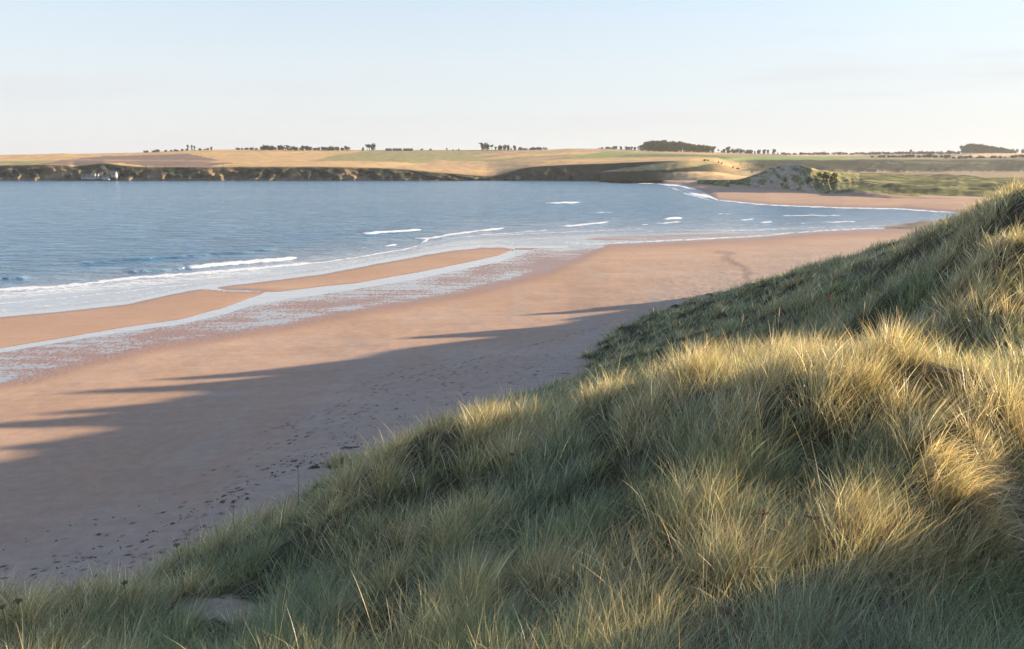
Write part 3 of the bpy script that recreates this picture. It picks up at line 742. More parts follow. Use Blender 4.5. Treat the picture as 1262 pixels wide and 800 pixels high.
PAL = dict(green=(.19, .27, .12), olive=(.42, .42, .19), blue=(.235, .30, .225), straw=(.72, .64, .42), tan=(.50, .38, .23), dark=(.07, .095, .04))
PAL = {k: np.array(v) for k, v in PAL.items()}
allV, allC, allL, allS = [], [], [], []; nvt = nlt = 0
def push(res):
    global nvt, nlt
    v, c, l, s = res
    allV.append(v); allC.append(c); allL.append(l + nvt); allS.append(s + nlt); nvt += len(v); nlt += len(l)

def wind(x, y):
    a = .35 + 1.5 * fbm(x / 6, y / 6, 2, 120)
    return np.cos(a), np.sin(a)

def sow(y0, y1, per, seed, levels, wmin, spread, Lm):
    x, y, z, r = tussocks(y0, y1, per, seed); n = len(x)
    big = np.clip(1 + .6 * fbm(x / 1.6, y / 1.6, 2, 121) + r.normal(0, .10, n), .5, 1.22)             # clumps of taller grass
    cv = dune_h(x, y) - .25 * (dune_h(x + 2.2, y) + dune_h(x - 2.2, y) + dune_h(x, y + 2.2) + dune_h(x, y - 2.2))
    dry = np.clip(.30 + .8 * fbm(x / 3.3, y / 3.3, 3, 122) + 2.4 * cv + r.normal(0, .18, n), 0, 1)  # how dry each tussock is; crests strawier, partly painted-in sunlight
    sunpatch = np.zeros(n)  # sunlit patches painted as paler, strawier tussocks
    for (qx, qy, Y0, rr_, am) in ((1195, 540, 12.0, .9, 1.0), (1185, 480, 13.2, 1.1, .8), (1110, 650, 10.5, .7, .7), (1030, 430, 15.2, 2.2, .45), (950, 440, 16, 1.8, .45), (560, 530, 24.5, 4.5, .6), (790, 470, 20.5, 2.6, .4), (490, 655, 17, .9, .7), (20, 775, 15, 1.6, .6), (1200, 385, 25, 2.5, .5), (1190, 262, 41, 4, .6)):
        x0 = (qx - CX) / F / cp * Y0; sunpatch = np.maximum(sunpatch, am * np.exp(-((x - x0) ** 2 + (y - Y0) ** 2) / rr_ ** 2))
    dry = np.clip(dry + sunpatch, 0, 1.1)
    mane = np.exp(-((x - 6.75) / .75) ** 2 - ((y - 11.9) / 1.0) ** 2)      # the drooping pale mane of the right-hand mound
    blu = np.clip(.5 + fbm(x / 5 + 40, y / 5, 2, 123) + r.normal(0, .2, n), 0, 1)
    cnt = r.poisson(per, n); T = np.repeat(np.arange(n), cnt); m = len(T)
    rad = spread * np.abs(r.normal(0, 1, m)) * (1 + y[T] / 60); th = r.uniform(0, 2 * np.pi, m)
    bx = x[T] + np.cos(th) * rad; by = y[T] + np.sin(th) * rad
    bz = dune_h(bx, by) - .03
    wx, wy = wind(bx, by)
    out = np.clip(rad / (spread * 1.6), 0, 1.3) * .40
    lx = np.cos(th) * out + wx * .13 + r.normal(0, .13, m); ly = np.sin(th) * out + wy * .13 + r.normal(0, .13, m)
    lean = np.hypot(lx, ly); az = np.arctan2(ly, lx); lean = np.clip(lean, 0, .8)
    L_ = Lm * big[T] * np.clip(r.normal(1, .22, m), .35, 1.7)
    flop = r.random(m) < .22
    lean = np.where(flop, np.clip(lean + .25, 0, .93), lean)
    az0 = 0; bend = r.uniform(.05, .32, m) + flop * .25; droop = r.uniform(.02, .16, m) + flop * .22 + bend * .2
    deadp = np.clip(.13 + .62 * dry[T] + .4 * mane[T], 0, 1)
    kind = r.random(m); dead = kind < deadp
    live = PAL['green'] * (1 - blu[T])[:, None] + PAL['blue'] * blu[T][:, None]
    yl = np.clip(dry[T] * 1.1 - .15 + r.normal(0, .2, m), 0, 1)[:, None]
    live = live * (1 - yl) + PAL['olive'] * yl
    dc = np.where(r.random(m)[:, None] < .55, PAL['straw'], PAL['tan'])
    ct = np.where(dead[:, None], dc, live) * r.lognormal(.0, .40, m)[:, None]
    tipdry = (r.random(m) < .35)[:, None]; ct = np.where(tipdry & ~dead[:, None], ct * .6 + PAL['straw'] * .4, ct)
    cr = np.where(r.random(m)[:, None] < .5, PAL['tan'] * .42, live * .5)  # roots darkened: shade in the gaps painted into the blade colour
    mn = mane[T] * (r.random(m) < .8)
    L_ = L_ * (1 + .35 * mn); droop = droop + .55 * mn; bend = bend + .45 * mn
    az = np.where(mn > .3, -1.1 + r.normal(0, .45, m), az)
    dist = np.hypot(bx, by)
    wd = np.maximum(wmin, dist / 852 * .55) * r.uniform(.6, 1.3, m)
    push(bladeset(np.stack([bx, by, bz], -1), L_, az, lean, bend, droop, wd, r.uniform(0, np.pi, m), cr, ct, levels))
    return m
nb = sow(4.5, 17, 95, 11, 5, .0048, .20, .84)
nb += sow(17, 30, 75, 12, 4, .006, .22, .80)
nb += sow(30, 150, 34, 13, 3, .008, .20, .80)
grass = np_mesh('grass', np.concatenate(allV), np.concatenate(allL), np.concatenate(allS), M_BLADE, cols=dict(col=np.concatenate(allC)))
tag(grass, 'tall marram grass with green and straw blades covering the dune', kind='stuff')
print('BLADES', nb)

# ------------------------------------------------------------------ trees, shrubs
M_LEAF = {}
def leafmat(key, c):
    if key in M_LEAF: return M_LEAF[key]
    b = NB('leaves_' + key); iso = b.pos()
    n = b.noise(iso, .35 if key != 'shrub' else 6, 3)
    cc = b.mix(b.ramp(n, .3, .7), tuple(x * .7 for x in c), tuple(x * 1.35 for x in c))
    d = b.n('ShaderNodeBsdfDiffuse'); t = b.n('ShaderNodeBsdfTranslucent'); b.l(cc, d.inputs[0]); b.l(cc, t.inputs[0])
    mx = b.n('ShaderNodeMixShader'); mx.inputs[0].default_value = .25; b.l(d.outputs[0], mx.inputs[1]); b.l(t.outputs[0], mx.inputs[2])
    M_LEAF[key] = b.done(mx.outputs[0]); return M_LEAF[key]
leafmat('dark', (.045, .062, .03)); leafmat('olive', (.085, .095, .04)); leafmat('shrub', (.05, .075, .028))
M_BARK = simple_mat('bark', (.10, .075, .055), scale=8)

def tube(pts, rad, n=6):
    P = np.array(pts, float); V = []; 
    for i, p in enumerate(P):
        t = P[min(i + 1, len(P) - 1)] - P[max(i - 1, 0)]; t = t / np.linalg.norm(t)
        a = np.cross(t, (0, 1, .3)); a /= np.linalg.norm(a); c_ = np.cross(t, a)
        for k in range(n):
            an = 2 * math.pi * k / n; V.append(p + rad[i] * (a * math.cos(an) + c_ * math.sin(an)))
    q = []
    for i in range(len(P) - 1):
        for k in range(n): q.append([i * n + k, i * n + (k + 1) % n, (i + 1) * n + (k + 1) % n, (i + 1) * n + k])
    return np.array(V), np.array(q)

def merge(parts):
    Vs, Qs, o = [], [], 0
    for V, Q in parts:
        Vs.append(V); Qs.append(np.asarray(Q) + o); o += len(V)
    return np.concatenate(Vs), np.concatenate(Qs)

def qobj(name, V, Q, mat, parent, smooth=False):
    return np_mesh(name, V, np.asarray(Q).ravel(), np.arange(len(Q)) * 4, mat, smooth=smooth, parent=parent)

def leaf_cloud(r, lobes, n, size):
    """n small quads scattered through overlapping lobes (x,y,z,rx,rz)"""
    L_ = np.array(lobes); w_ = L_[:, 3] ** 2 * L_[:, 4]; k = r.choice(len(L_), n, p=w_ / w_.sum())
    d = r.normal(size=(n, 3)); d /= np.linalg.norm(d, axis=1)[:, None]; rr = r.uniform(.45, 1.05, n)[:, None] ** .6
    c = L_[k, :3] + d * rr * np.stack([L_[k, 3], L_[k, 3], L_[k, 4]], -1)
    a = r.normal(size=(n, 3)); a /= np.linalg.norm(a, axis=1)[:, None]; b_ = np.cross(a, r.normal(size=(n, 3))); b_ /= np.linalg.norm(b_, axis=1)[:, None]
    s_ = size * r.uniform(.6, 1.4, n)[:, None]
    V = np.stack([c - a * s_, c - b_ * s_ * .6, c + a * s_, c + b_ * s_ * .6], 1).reshape(-1, 3)
    return V, np.arange(4 * n).reshape(-1, 4)

def make_tree(kind, seed, mat):
    """about 10 m tall at scale 1"""
    r = np.random.default_rng(seed); root = link(bpy.data.objects.new('tree' if kind != 'bush' else 'bush', None))
    if kind == 'round':
        lobes = [(0, 0, 6.2, 2.6, 2.8), (0, 0, 2.0, 2.2, 1.7)] + [(r.uniform(-2.2, 2.2), r.uniform(-2, 2), r.uniform(2.2, 8), r.uniform(1.2, 2), r.uniform(1, 1.9)) for _ in range(9)]; n, sz, tr = 520, .55, 3.0
    elif kind == 'pine':
        lobes = [(r.uniform(-2.4, 2.4), r.uniform(-2, 2), r.uniform(5.5, 9), r.uniform(1.2, 2.2), r.uniform(.7, 1.3)) for _ in range(8)]; n, sz, tr = 340, .5, 7
    elif kind == 'tall':
        lobes = [(r.uniform(-.7, .7), r.uniform(-.7, .7), h, 1.3 + .5 * math.sin(h), 1.6) for h in (3, 4.6, 6, 7.4, 8.6)]; n, sz, tr = 320, .5, 3
    else:
        lobes = [(r.uniform(-4, 4), r.uniform(-2, 2), r.uniform(2, 5.5), r.uniform(1.8, 3), r.uniform(1.6, 3)) for _ in range(8)]; n, sz, tr = 380, .7, 2
    parts = [tube([(0, 0, -.6), (r.uniform(-.2, .2), 0, tr * .5), (r.uniform(-.3, .3), 0, tr)], [.38, .28, .2])]
    for _ in range(5):
        a = r.uniform(0, 6.28); l_ = lobes[r.integers(len(lobes))]
        parts.append(tube([(0, 0, tr * .8), ((l_[0]) * .5, l_[1] * .5, (tr + l_[2]) * .5), (l_[0], l_[1], l_[2])], [.2, .12, .05], 5))
    V, Q = merge(parts); qobj('trunk', V, Q, M_BARK, root, True)
    V, Q = leaf_cloud(r, lobes, n, sz); qobj('crown', V, Q, mat, root)
    return root
def copy_tree(o):
    c = o.copy(); link(c)
    for ch in list(o.children):
        d = ch.copy(); link(d); d.parent = c
        for g2 in list(ch.children):
            e = g2.copy(); link(e); e.parent = d
    return c
PROTO = {}
def get(kind, v, mk):
    key = (kind, v, mk)
    if key not in PROTO:
        PROTO[key] = make_tree(kind, 100 + v * 7 + len(kind), M_LEAF[mk]); return PROTO[key]
    return copy_tree(PROTO[key])
tr = np.random.default_rng(5)
def plant(px, d, hpx, kind, label, group, mk='dark', wide=1.0, zoff=0.0, cat=None):
    """a tree of hpx picture rows height standing on the headland at distance d"""
    h = 1.12 * hpx * d / F; x = float(ray(px, 206)[0] / ray(px, 206)[1] * d)
    o = get(kind, int(tr.integers(3)), mk); o.location = (x, d, land_z(px, d) + zoff)
    k = h / 9.6 if kind != 'bush' else h / 7.2
    o.scale = (k * wide, k * wide, k); o.rotation_euler = (0, 0, float(tr.uniform(0, 6.28)))
    return tag(o, label, cat or ('tree' if kind != 'bush' else 'bush'), group)
def row(x0, x1, n, h0, h1, kinds, label, group, depth=30, back=25, mk='dark', d=None, wide=1.0):
    for i in range(n):
        px = x0 + (x1 - x0) * (i + .5) / n + tr.uniform(-.9, .9) * (x1 - x0) / n
        dd = (float(dD(px)) if d is None else d(px)) - back - tr.uniform(0, depth)
        t = (i + .5) / n; plant(px, dd, (h0 + (h1 - h0) * t) * tr.uniform(.6, 1.25), kinds[int(tr.integers(len(kinds)))], label, group, mk, wide)
row(177, 232, 14, 2.8, 2.4, ['bush'], 'low dark bush in the hedge line on the left skyline', 'bushes of the left skyline hedge', wide=1.3)
plant(233, 2270, 6.5, 'tall', 'tall narrow tree, left one of three above the purple field', 'tall trees on the left skyline')
plant(238, 2268, 6.2, 'tall', 'tall narrow tree, middle one of three above the purple field', 'tall trees on the left skyline')
plant(241.5, 2274, 5.2, 'tall', 'tall narrow tree, right one of three above the purple field', 'tall trees on the left skyline')
row(244, 260, 5, 2.6, 2.4, ['bush'], 'small bush right of the three tall skyline trees', 'bushes beside the tall trees')
plant(262, 2275, 4.2, 'round', 'lone round tree at the right end of the left hedge', None)
row(290, 320, 10, 2.0, 2.8, ['bush'], 'low bush at the thin start of the long skyline wood', 'low bushes of the long skyline wood', wide=1.2)
row(320, 385, 26, 4.6, 4.4, ['round', 'bush'], 'dark tree in the long low skyline wood left of the turbines', 'trees of the long skyline wood', depth=60, wide=1.2)
row(386, 429, 16, 3.4, 4.4, ['bush', 'round'], 'dark tree in the skyline row below the wind turbines', 'trees below the turbines', wide=1.1)
row(451, 464, 5, 6.8, 6.8, ['round', 'pine'], 'tree of the small square copse on the golden skyline', 'trees of the small copse', wide=1.1)
plant(448, 2300, 4.2, 'round', 'smaller tree at the left edge of the square copse', None)
for q, (px, lb) in enumerate([(520, 'first'), (531, 'second')]):
    plant(px, 2350, 2.2, 'bush', lb + ' tiny bush right of the dark farm sheds', 'tiny bushes near the sheds')
row(546, 568, 4, 2.4, 2.4, ['bush', 'round'], 'tiny tree left of the three clustered skyline copses', 'tiny skyline trees')
row(592, 606, 6, 7.2, 7.4, ['round', 'pine'], 'tree of the tallest copse near the middle of the skyline', 'trees of the tallest copse')
row(610, 620, 4, 6.4, 6.0, ['round'], 'tree of the second copse on the middle skyline', 'trees of the second copse')
row(622, 636, 6, 5.4, 4.4, ['round'], 'tree of the third copse on the middle skyline', 'trees of the third copse')
row(636, 650, 6, 3.2, 3.0, ['bush'], 'low bush joining the middle skyline copses', 'bushes joining the copses')
row(651, 671, 8, 2.8, 2.6, ['bush'], 'low hedge bush at the right end of the middle copses', 'hedge bushes right of the copses', wide=1.3)
row(735, 795, 20, 2.2, 5.2, ['round', 'bush'], 'small tree in the hedge climbing to the large wood', 'trees of the hedge before the large wood', mk='olive')
wt = PL([(790, 6.5), (797, 10), (806, 12.5), (825, 11.5), (850, 9.5), (868, 8), (880, 6)])
for i in range(74):
    px = 790 + 90 * (i + .5) / 74 + tr.uniform(-1.5, 1.5); lay = i % 3
    plant(px, float(dD(px)) - 30 - lay * 45, float(wt(px)) * tr.uniform(.85, 1.05), ['round', 'round', 'pine'][int(tr.integers(3))], 'tree of the large dark wood on the skyline right of centre', 'trees of the large wood', 'olive' if lay == 2 else 'dark')
plant(884, 2400, 4.0, 'pine', 'thin tree just right of the large wood', None)
plant(896, 2400, 7.2, 'round', 'rounded tree standing apart right of the large wood', None)
row(886, 945, 22, 3.4, 4.6, ['bush', 'round'], 'small tree in the row right of the large wood', 'trees of the row right of the large wood')
plant(953, 2600, 7, 'round', 'taller tree at the right end of the row before the pale field', None)
row(958, 1180, 84, 2.2, 2.9, ['round', 'bush', 'bush', 'bush'], 'small hazy tree on the long right skyline', 'trees of the long right skyline', depth=160, wide=1.5)
plant(1121, 2950, 5.5, 'round', 'larger rounded tree in the long right skyline row', None)
for i in range(34):
    px = 1184 + 62 * (i + .5) / 34; hh = float(np.interp(px, [1184, 1190, 1200, 1225, 1246], [8, 11, 10.5, 8, 4.5]))
    plant(px, 3080 - (i % 3) * 40, hh * tr.uniform(.9, 1.05), 'round', 'tree of the pale blue wood at the far right skyline', 'trees of the far right wood')
row(1246, 1300, 12, 4.5, 4.5, ['round', 'bush'], 'small tree right of the pale blue wood', 'trees right of the far wood')
d2 = lambda px: 2050
row(1075, 1165, 24, 3.0, 3.6, ['bush'], 'bush of the dark hedge below the right skyline', 'bushes of the hedge below the right skyline', d=lambda p_: 2250, wide=1.4)
row(1165, 1270, 22, 2.6, 3.0, ['bush'], 'bush along the foot of the pale right-hand field', 'bushes below the pale right field', d=lambda p_: 2150, wide=1.4)
row(858, 925, 9, 1.8, 2.2, ['bush'], 'scrub bush along the top of the sunlit sandy bluff', 'scrub bushes above the sandy bluff', d=lambda p_: float(lnA(p_) + dB(p_)) + 12, mk='olive', back=0, depth=10)
row(160, 300, 6, 1.0, 1.2, ['bush'], 'tiny scrub bush on the edge of the left sea cliffs', 'scrub on the left cliff edge', d=lambda p_: float(lnA(p_) + dB(p_)) + 6, back=0, depth=4, mk='olive')
# bush on the far dune crest
def dh_z(px, y_img, d): return float(atY(px, y_img, d)[2])
for px, yb2_, d_, hp, lb in ((1024, 213.2, 620, 12, 'large rounded dark bush beside the sandy dune hill'), (1014, 211.5, 640, 7, 'smaller dark bush left of the large bush by the dune hill')):
    j = int(np.searchsorted(gc, px)); zc = float(np.interp(d_, GR[:, j], GZ[:, j]))
    o = get('bush', 1, 'olive'); o.location = (float(ray(px, 206)[0] / ray(px, 206)[1] * d_), d_, zc - .3); k = hp * d_ / F / 7.2
    o.scale = (k * .95, k, k); o['group'] = ''; del o['group']; tag(o, lb, 'bush')

# shrub at the right end of the near dune crest
root = tag(link(bpy.data.objects.new('shrub', None)), 'dark leafy shrub on the dune crest at the right edge', 'shrub')
sx_, sy_ = float((1264 - CX) / F / cp * 42.5), 42.5; sz_ = float(dune_h(sx_, sy_)[0]); root.location = (sx_, sy_, sz_)
r = np.random.default_rng(9)
V, Q = merge([tube([(0, 0, -.2), (.05, 0, .5), (a, b_, 1.2)], [.05, .04, .015], 5) for a, b_ in ((-.5, .1), (.3, .2), (0, -.3), (-.2, .3), (.6, 0))]); qobj('trunk', V, Q, M_BARK, root, True)
V, Q = leaf_cloud(r, [(0, 0, 1.1, .55, .5), (-.55, .1, .75, .4, .3), (.5, 0, 1.3, .5, .45), (.2, .2, 1.6, .3, .25), (-.85, 0, .5, .28, .18), (.9, 0, .9, .4, .5)], 2600, .045); qobj('crown', V, Q, M_LEAF['shrub'], root)

# ------------------------------------------------------------------ buildings and turbines
M_WHITE = simple_mat('white_render', (.36, .36, .37), var=.06); M_SLATE = simple_mat('slate_roof', (.12, .12, .135)); M_DOOR = simple_mat('painted_door', (.12, .08, .06)); M_GLASS = simple_mat('window_glass', (.04, .05, .06), rough=.2)
M_SHED = simple_mat('shed_cladding', (.10, .09, .105)); M_STEEL = simple_mat('turbine_paint', (.55, .56, .58), rough=.5, var=.05)
def boxp(x0, x1, y0, y1, z0, z1):
    V = np.array([(x, y, z) for z in (z0, z1) for y in (y0, y1) for x in (x0, x1)], float)
    return V, [[0, 2, 3, 1], [4, 5, 7, 6], [0, 1, 5, 4], [2, 6, 7, 3], [0, 4, 6, 2], [1, 3, 7, 5]]
def gable(L_, W, h, rise, over=.3):
    """roof shell with thickness; eaves at h"""
    y = W / 2 + over; x = L_ / 2 + over; t = .18
    V = np.array([(-x, -y, h - .05), (x, -y, h - .05), (x, y, h - .05), (-x, y, h - .05), (-x, -y, h + t), (x, -y, h + t), (x, 0, h + rise + t), (-x, 0, h + rise + t), (-x, y, h + t), (x, y, h + t)], float)
    return V, [[0, 3, 2, 1], [0, 1, 5, 4], [4, 5, 6, 7], [7, 6, 9, 8], [3, 8, 9, 2]]
def gable_ends(L_, W, h, rise):
    V = []; Q = []
    for i, x in enumerate((-L_ / 2, L_ / 2)):
        b0 = len(V); V += [(x, -W / 2, h - .2), (x, W / 2, h - .2), (x, .01, h + rise), (x, -.01, h + rise)]; Q.append([b0, b0 + 1, b0 + 2, b0 + 3])
    return np.array(V, float), Q
def house(name, x, y, z, rz, L_, W, h, rise, wallm, roofm, label, cat, group, nwin=3, chim=1):
    o = link(bpy.data.objects.new(name, None)); o.location = (x, y, z); o.rotation_euler = (0, 0, rz); tag(o, label, cat, group)
    V, Q = merge([boxp(-L_ / 2, L_ / 2, -W / 2, W / 2, -3.0, h - .06), gable_ends(L_, W, h, rise)]); qobj('wall', V, Q, wallm, o)
    V, Q = gable(L_, W, h, rise); rf = qobj('roof', V, Q, roofm, o)
    for k in range(chim):
        cx_ = (-1 if k else 1) * (L_ / 2 - .6); V, Q = boxp(cx_ - .4, cx_ + .4, -.35, .35, h + rise - .5, h + rise + 1.1); qobj('chimney', V, Q, wallm, rf)
    V, Q = boxp(-.5, .5, -W / 2 - .06, -W / 2 + .02, .05, 2.1) if nwin else boxp(-2, 2, -W / 2 - .06, -W / 2 + .02, .05, 3.6); qobj('door', V, Q, M_DOOR, o)
    for k in range(nwin):
        wx_ = (k - (nwin - 1) / 2) * L_ / nwin * .95 + (.9 if nwin % 2 else 0)
        V, Q = boxp(wx_ - .45, wx_ + .45, -W / 2 - .05, -W / 2 + .02, 1.0, 2.0); qobj('window', V, Q, M_GLASS, o)
    return o
# white cottages at the foot of the left headland
for q, (px, wpx, hh, lb) in enumerate([(104, 5.5, 2.4, 'low white cottage at the left end of the shore row'), (110, 5.5, 2.6, 'white cottage second from the left in the shore row'), (115.6, 4.5, 3.2, 'white cottage third from the left, slate roofed'), (120.6, 4.5, 3.0, 'white cottage fourth from the left in the shore row'), (125.2, 3.6, 4.2, 'tallest white house at the right end of the shore row'), (131.5, 6.5, 2.3, 'low white cottage standing apart right of the row'), (141, 6.0, 3.0, 'white cottage higher up the bank, rightmost of all')]):
    j = int(np.searchsorted(hc, px)); zt = 5.2 if q < 5 else (4.6 if q == 5 else 8.0)
    k = int(np.argmax(HZv[:nA, j] > zt)); d_ = float(HR[k, j]) - 4; x_c = float(HXw[k, j])
    house('cottage', x_c, d_, zt, tr.uniform(-.08, .08), wpx * d_ / F, 6, hh, 2.0, M_WHITE, M_SLATE, lb, 'cottage', 'white cottages below the headland', 3 if wpx > 5 else 2, 2 if q == 4 else 1)
house('cottage', float(ray(573, 206)[0] / ray(573, 206)[1] * 1305), 1305, 3.2, .1, 8, 6, 2.6, 2, M_WHITE, M_SLATE, 'lone white cottage below the golden field, right of the cliffs', 'cottage', None)
for px, wpx, lb in ((479.5, 7, 'smallest dark farm shed, left of three on the skyline'), (490, 10.5, 'long dark farm shed, middle of three on the skyline'), (503.5, 11.5, 'longest dark farm shed, right of three on the skyline')):
    d_ = 2330.0; house('farm_shed', float(ray(px, 206)[0] / ray(px, 206)[1] * d_), d_, land_z(px, d_), 0, wpx * d_ / F, 14, 4.0, 2.0, M_SHED, M_SHED, lb, 'shed', 'farm sheds on the skyline', 0, 0)
for px, hp, a0, lb in ((384.5, 11, .3, 'shorter thin wind turbine, left of two on the skyline'), (412.5, 15, .9, 'taller thin wind turbine, right of two on the skyline')):
    d_ = 2330.0; H_ = hp * d_ / F; o = link(bpy.data.objects.new('wind_turbine', None)); o.location = (float(ray(px, 206)[0] / ray(px, 206)[1] * d_), d_, land_z(px, d_)); tag(o, lb, 'wind turbine', 'wind turbines on the skyline')
    V, Q = tube([(0, 0, -1), (0, 0, H_ * .5), (0, 0, H_ * .8)], [.6, .5, .4], 10); qobj('tower', V, Q, M_STEEL, o, True)
    V, Q = boxp(-.4, .4, -1.2, 1.4, H_ * .8 - .1, H_ * .8 + .8); qobj('nacelle', V, Q, M_STEEL, o)
    for k in range(3):
        a = a0 + k * 2 * math.pi / 3; l_ = H_ * .2; V, Q = tube([(0, -1.5, H_ * .8 + .3), (math.sin(a) * l_ * .4, -1.5, H_ * .8 + .3 + math.cos(a) * l_ * .4), (math.sin(a) * l_, -1.5, H_ * .8 + .3 + math.cos(a) * l_)], [.22, .26, .05], 6); qobj('blade', V, Q, M_STEEL, o, True)

# ------------------------------------------------------------------ dried stalks and seed spikes in the near grass
M_STALK = simple_mat('dry_stalk', (.20, .13, .085), scale=40); M_SPIKE = simple_mat('seed_straw', (.55, .42, .24), scale=60); M_HEAD = simple_mat('dry_flower_head', (.28, .19, .13), scale=80, var=.4)
def stalk(px, py, Y, lean, kind, label, group=None):
    x = float((px - CX) / F / cp * Y); x, _, zt = [float(v) for v in atY(px, py, Y)]
    hgt = None; bx = x - lean; zb = float(dune_h(bx, Y)[0]) - .05; H_ = zt - zb
    if H_ < .5: zt = zb + .9; H_ = .9
    o = link(bpy.data.objects.new('seed_spike' if kind == 'spike' else 'dried_flower', None)); o.location = (bx, Y, zb); tag(o, label, 'grass seed head' if kind == 'spike' else 'dried flower', group)
    r = np.random.default_rng(int(px * 7 + py)); j = r.normal(0, .02, 4)
    P = [(0, 0, 0), (lean * .25 + j[0], j[1], H_ * .4), (lean * .6 + j[2], j[3], H_ * .75), (lean, 0, H_)]
    if kind == 'spike':
        V, Q = tube(P, [.0035, .003, .0025, .002], 5); qobj('stem', V, Q, M_SPIKE, o, True)
        d = np.array(P[3]) - np.array(P[2]); d /= np.linalg.norm(d); b0 = np.array(P[3]) - d * .05
        V, Q = tube([b0, b0 + d * .03, b0 + d * .10, b0 + d * .17, b0 + d * .21], [.002, .008, .011, .007, .001], 7)
        V = V + r.normal(0, .0012, V.shape); qobj('spike', V, Q, M_SPIKE, o)
    else:
        V, Q = tube(P, [.009, .008, .006, .005], 6); br = [(V, Q)]
        top = np.array(P[3]); hub = np.array(P[2]) * .15 + top * .85; tips = []
        for k in range(16):
            a = r.uniform(0, 6.28); s_ = r.uniform(.02, .085); tip = top + np.array([math.cos(a) * s_, math.sin(a) * s_, .02 - s_ * .25]); tips.append(tip)
            br.append(tube([hub, hub * .4 + tip * .6 + np.array([0, 0, .008]), tip], [.003, .0025, .002], 4))
        for k in range(2):
            a = r.uniform(0, 6.28); m_ = np.array(P[1 + k]); tip = m_ + np.array([math.cos(a) * .14, math.sin(a) * .1, .16]); tips.append(tip)
            br.append(tube([m_, m_ * .5 + tip * .5 + np.array([math.cos(a) * .02, 0, -.015]), tip], [.004, .003, .002], 4))
        V, Q = merge(br); qobj('stem', V, Q, M_STALK, o, True)
        hd = []
        for t in tips:
            V, Q = leaf_cloud(r, [(t[0], t[1], t[2], .022, .014)], 16, .010); hd.append((V, Q))
        V, Q = merge(hd[:16]); qobj('flower_head', V, Q, M_HEAD, o)
        for V, Q in hd[16:]: qobj('flower_head', V, Q, M_HEAD, o)
    return o
U_ = 'umbel'
stalk(22, 741, 14.2, .05, U_, 'pale dried umbel at the lower left edge over the sand')
stalk(3, 748, 14.0, -.05, U_, 'pale dried umbel half cut by the left edge')
stalk(217, 672, 18.5, -.12, U_, 'thin dark stalk with small head rising before the bare sand')
stalk(152, 718, 15.6, -.1, U_, 'small brown umbel right of the seed spikes at lower left')
stalk(630, 560, 18.5, .04, U_, 'dry umbel in the shaded slope left of the dark hollow')
stalk(778, 583, 14.0, .1, U_, 'dry umbel beside the dark hollow in mid slope')
stalk(1024, 366, 19.0, -.25, U_, 'drooping dry seed stalk above the lit dune crest')
stalk(941, 632, 10.6, .1, U_, 'reddish dry umbel in the shade left of the lit clump')
stalk(1003, 638, 10.4, -.04, U_, 'straw dry umbel at the left edge of the lit clump')
stalk(895, 752, 8.6, -.45, U_, 'leaning dry umbel near the bottom edge')
stalk(288, 618, 24, .05, U_, 'thin dark stalk above the sand by the left grass clump')
stalk(367, 575, 25, .05, U_, 'thin dark stalk above the crest of the left grass clump')
for q, (px, py, Y, ln, lb) in enumerate([(54, 722, 15.5, -.3, 'leftmost pale seed spike above the lower left grass, leaning left'), (82, 725, 15.4, -.05, 'short pale seed spike second from the left'), (110, 718, 15.5, -.06, 'upright pale seed spike third from the left'), (131, 714, 15.6, -.12, 'tall pale seed spike fourth from the left'), (145, 711, 15.6, .02, 'tallest pale seed spike right of the lower left group'),
    (733, 727, 10.4, -.06, 'pale seed spike standing in the shaded lower slope'), (706, 706, 11.0, -.05, 'thin pale seed spike left of the lower slope spike'), (828, 692, 10.2, .05, 'tall straw seed spike in the lower middle slope'), (812, 745, 9.4, -.04, 'straw seed spike near the bottom edge, left of a bent one'), (830, 740, 9.3, .15, 'bent straw seed spike near the bottom edge'),
    (872, 722, 9.8, .03, 'straw seed spike right of the bent spike near the bottom'), (865, 640, 11.6, .06, 'pale seed spike in the blue shaded grass'), (915, 395, 18.0, .1, 'seed spike above the left shoulder of the lit crest'), (960, 388, 16.6, .05, 'seed spike over the lit crest, left of the drooping stalk'), (1065, 380, 15.8, .04, 'seed spike above the top of the lit crest'),
    (1105, 386, 15.5, -.08, 'seed spike right of the crest top'), (1150, 396, 15.2, .07, 'seed spike over the right shoulder of the lit crest'), (510, 655, 16, .1, 'seed spike in the shaded slope below the lit tongue'), (628, 520, 24, .02, 'seed spike on the lit tongue of the spur'), (1000, 600, 11.6, .12, 'straw seed spike left of the dark hollow edge'),
    (1215, 700, 9.6, .1, 'straw seed spike at the lower right clump'), (880, 600, 12.4, -.08, 'straw seed spike in the middle shaded slope'), (1235, 420, 15.6, .06, 'seed spike by the right edge above the lit crest')]):
    stalk(px, py, Y, ln, 'spike', lb, 'grass seed heads standing above the marram')

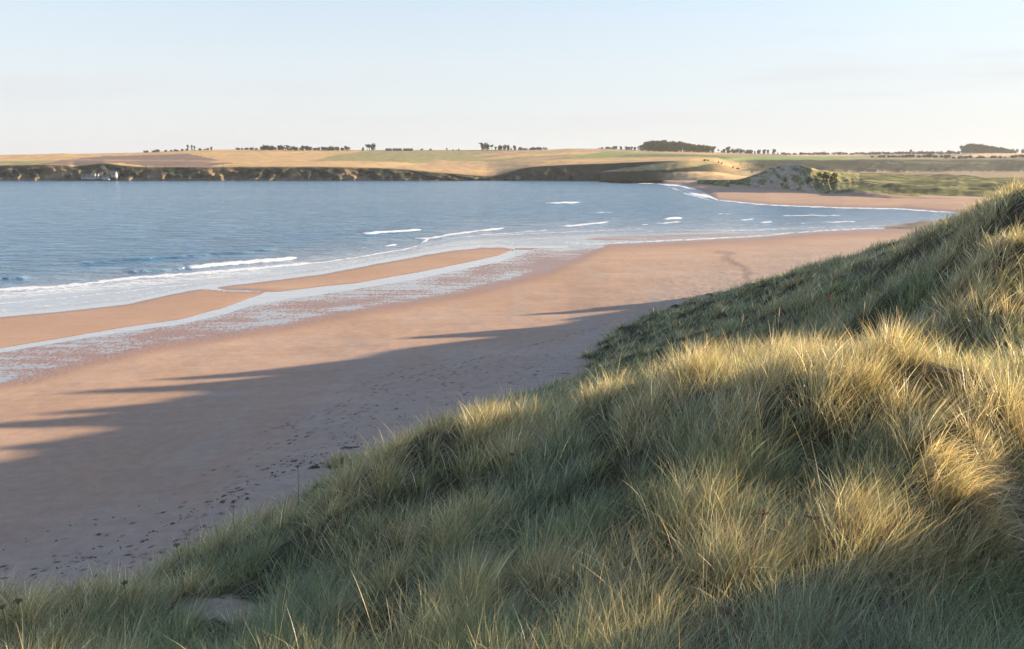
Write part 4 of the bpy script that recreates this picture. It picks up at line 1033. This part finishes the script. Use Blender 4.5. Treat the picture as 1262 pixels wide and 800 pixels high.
# ------------------------------------------------------------------ strandline litter
M_WEED = simple_mat('dry_seaweed', (.11, .088, .07), scale=20, var=.4)
def beach_z(px, py):
    j = np.clip(np.searchsorted(cols_, px), 1, len(cols_) - 1); i = np.clip(np.searchsorted(rows_, py), 1, len(rows_) - 1); return Z[i, j]
r = np.random.default_rng(21); items = []
lines = [[(0, 735), (60, 712), (120, 690), (175, 668), (230, 640), (285, 618), (330, 596), (370, 580), (420, 560), (450, 552), (500, 520)], [(330, 590), (380, 570), (430, 548), (470, 532)], [(440, 640 - 90), (600, 482), (680, 460), (760, 420), (900, 356)], [(-20, 690), (100, 655), (200, 625)]]
for li, ln in enumerate(lines):
    a = np.array(ln, float)
    for _ in range([300, 110, 120, 40][li]):
        px = r.uniform(a[0, 0], a[-1, 0]); py = np.interp(px, a[:, 0], a[:, 1]) - 6 + r.normal(0, 4.5 if li != 2 else 3)
        if r.random() < .5: px = px + r.normal(0, 3)
        x, y, z = atZ(px, py, float(beach_z(px, py))); cl_ = pn(px / 22, py / 9, 130) > -.1
        if not cl_: continue
        s_ = min(r.lognormal(-3.2, .5), .16); n = 6; an = np.linspace(0, 2 * np.pi, n, endpoint=False) + r.uniform(0, 1); rad = s_ * r.uniform(.5, 1.3, n); st_ = r.uniform(1, 2.2); ro = r.uniform(0, 3.14)
        ex, ey = np.cos(an) * rad * st_, np.sin(an) * rad
        bx_, by_ = x + ex * math.cos(ro) - ey * math.sin(ro), y + ex * math.sin(ro) + ey * math.cos(ro)
        lo = np.stack([bx_, by_, np.full(n, z - .02)], -1); hi = np.stack([x + (bx_ - x) * .6, y + (by_ - y) * .6, z + s_ * r.uniform(.15, .45, n)], -1)
        V = np.concatenate([lo, hi]); Q = [[k, (k + 1) % n, n + (k + 1) % n, n + k] for k in range(n)] + [[n, n + 1, n + 2, n + 3], [n, n + 3, n + 4, n + 5]]
        items.append((V, Q))
V, Q = merge(items); tag(qobj('seaweed', V, Q, M_WEED, None), 'scattered dark dry seaweed lumps along the strandline', None, None, 'stuff')
x, y, z = [float(v) for v in atZ(432, 553, float(beach_z(432, 553)))]
o = link(bpy.data.objects.new('driftwood', None)); o.location = (x, y, z); o.scale = (.6, .6, .5); tag(o, 'dark branched piece of driftwood on the sand beside the left grass clump', 'driftwood')
V, Q = tube([(-1.1, 0, .05), (-.5, .15, .12), (.1, .1, .10), (.9, .5, .08)], [.05, .11, .10, .05], 8); qobj('log', V, Q, M_WEED, o, True)
V, Q = tube([(-.1, .12, .12), (.2, -.05, .3), (.45, -.1, .42)], [.06, .04, .02], 6); qobj('branch', V, Q, M_WEED, o, True)
V, Q = tube([(-.6, .12, .12), (-.8, .4, .26), (-1.1, .6, .3)], [.05, .035, .015], 6); qobj('branch', V, Q, M_WEED, o, True)

# ------------------------------------------------------------------ the air
zmax = float(HZv.max()) + 45
V, Q = boxp(-10500, 10500, -9500, 10500, -8, max(zmax, 90))
hz_m = bpy.data.materials.new('haze'); hz_m.use_nodes = True; t_ = hz_m.node_tree; t_.nodes.clear()
pv = t_.nodes.new('ShaderNodeVolumePrincipled'); pv.inputs['Color'].default_value = (.86, .90, .96, 1); pv.inputs['Density'].default_value = .00005; pv.inputs['Anisotropy'].default_value = .2
ou = t_.nodes.new('ShaderNodeOutputMaterial'); t_.links.new(pv.outputs[0], ou.inputs['Volume'])
tag(qobj('haze', V, Q, hz_m, None), 'thin pale sea haze over the bay', None, None, 'stuff')
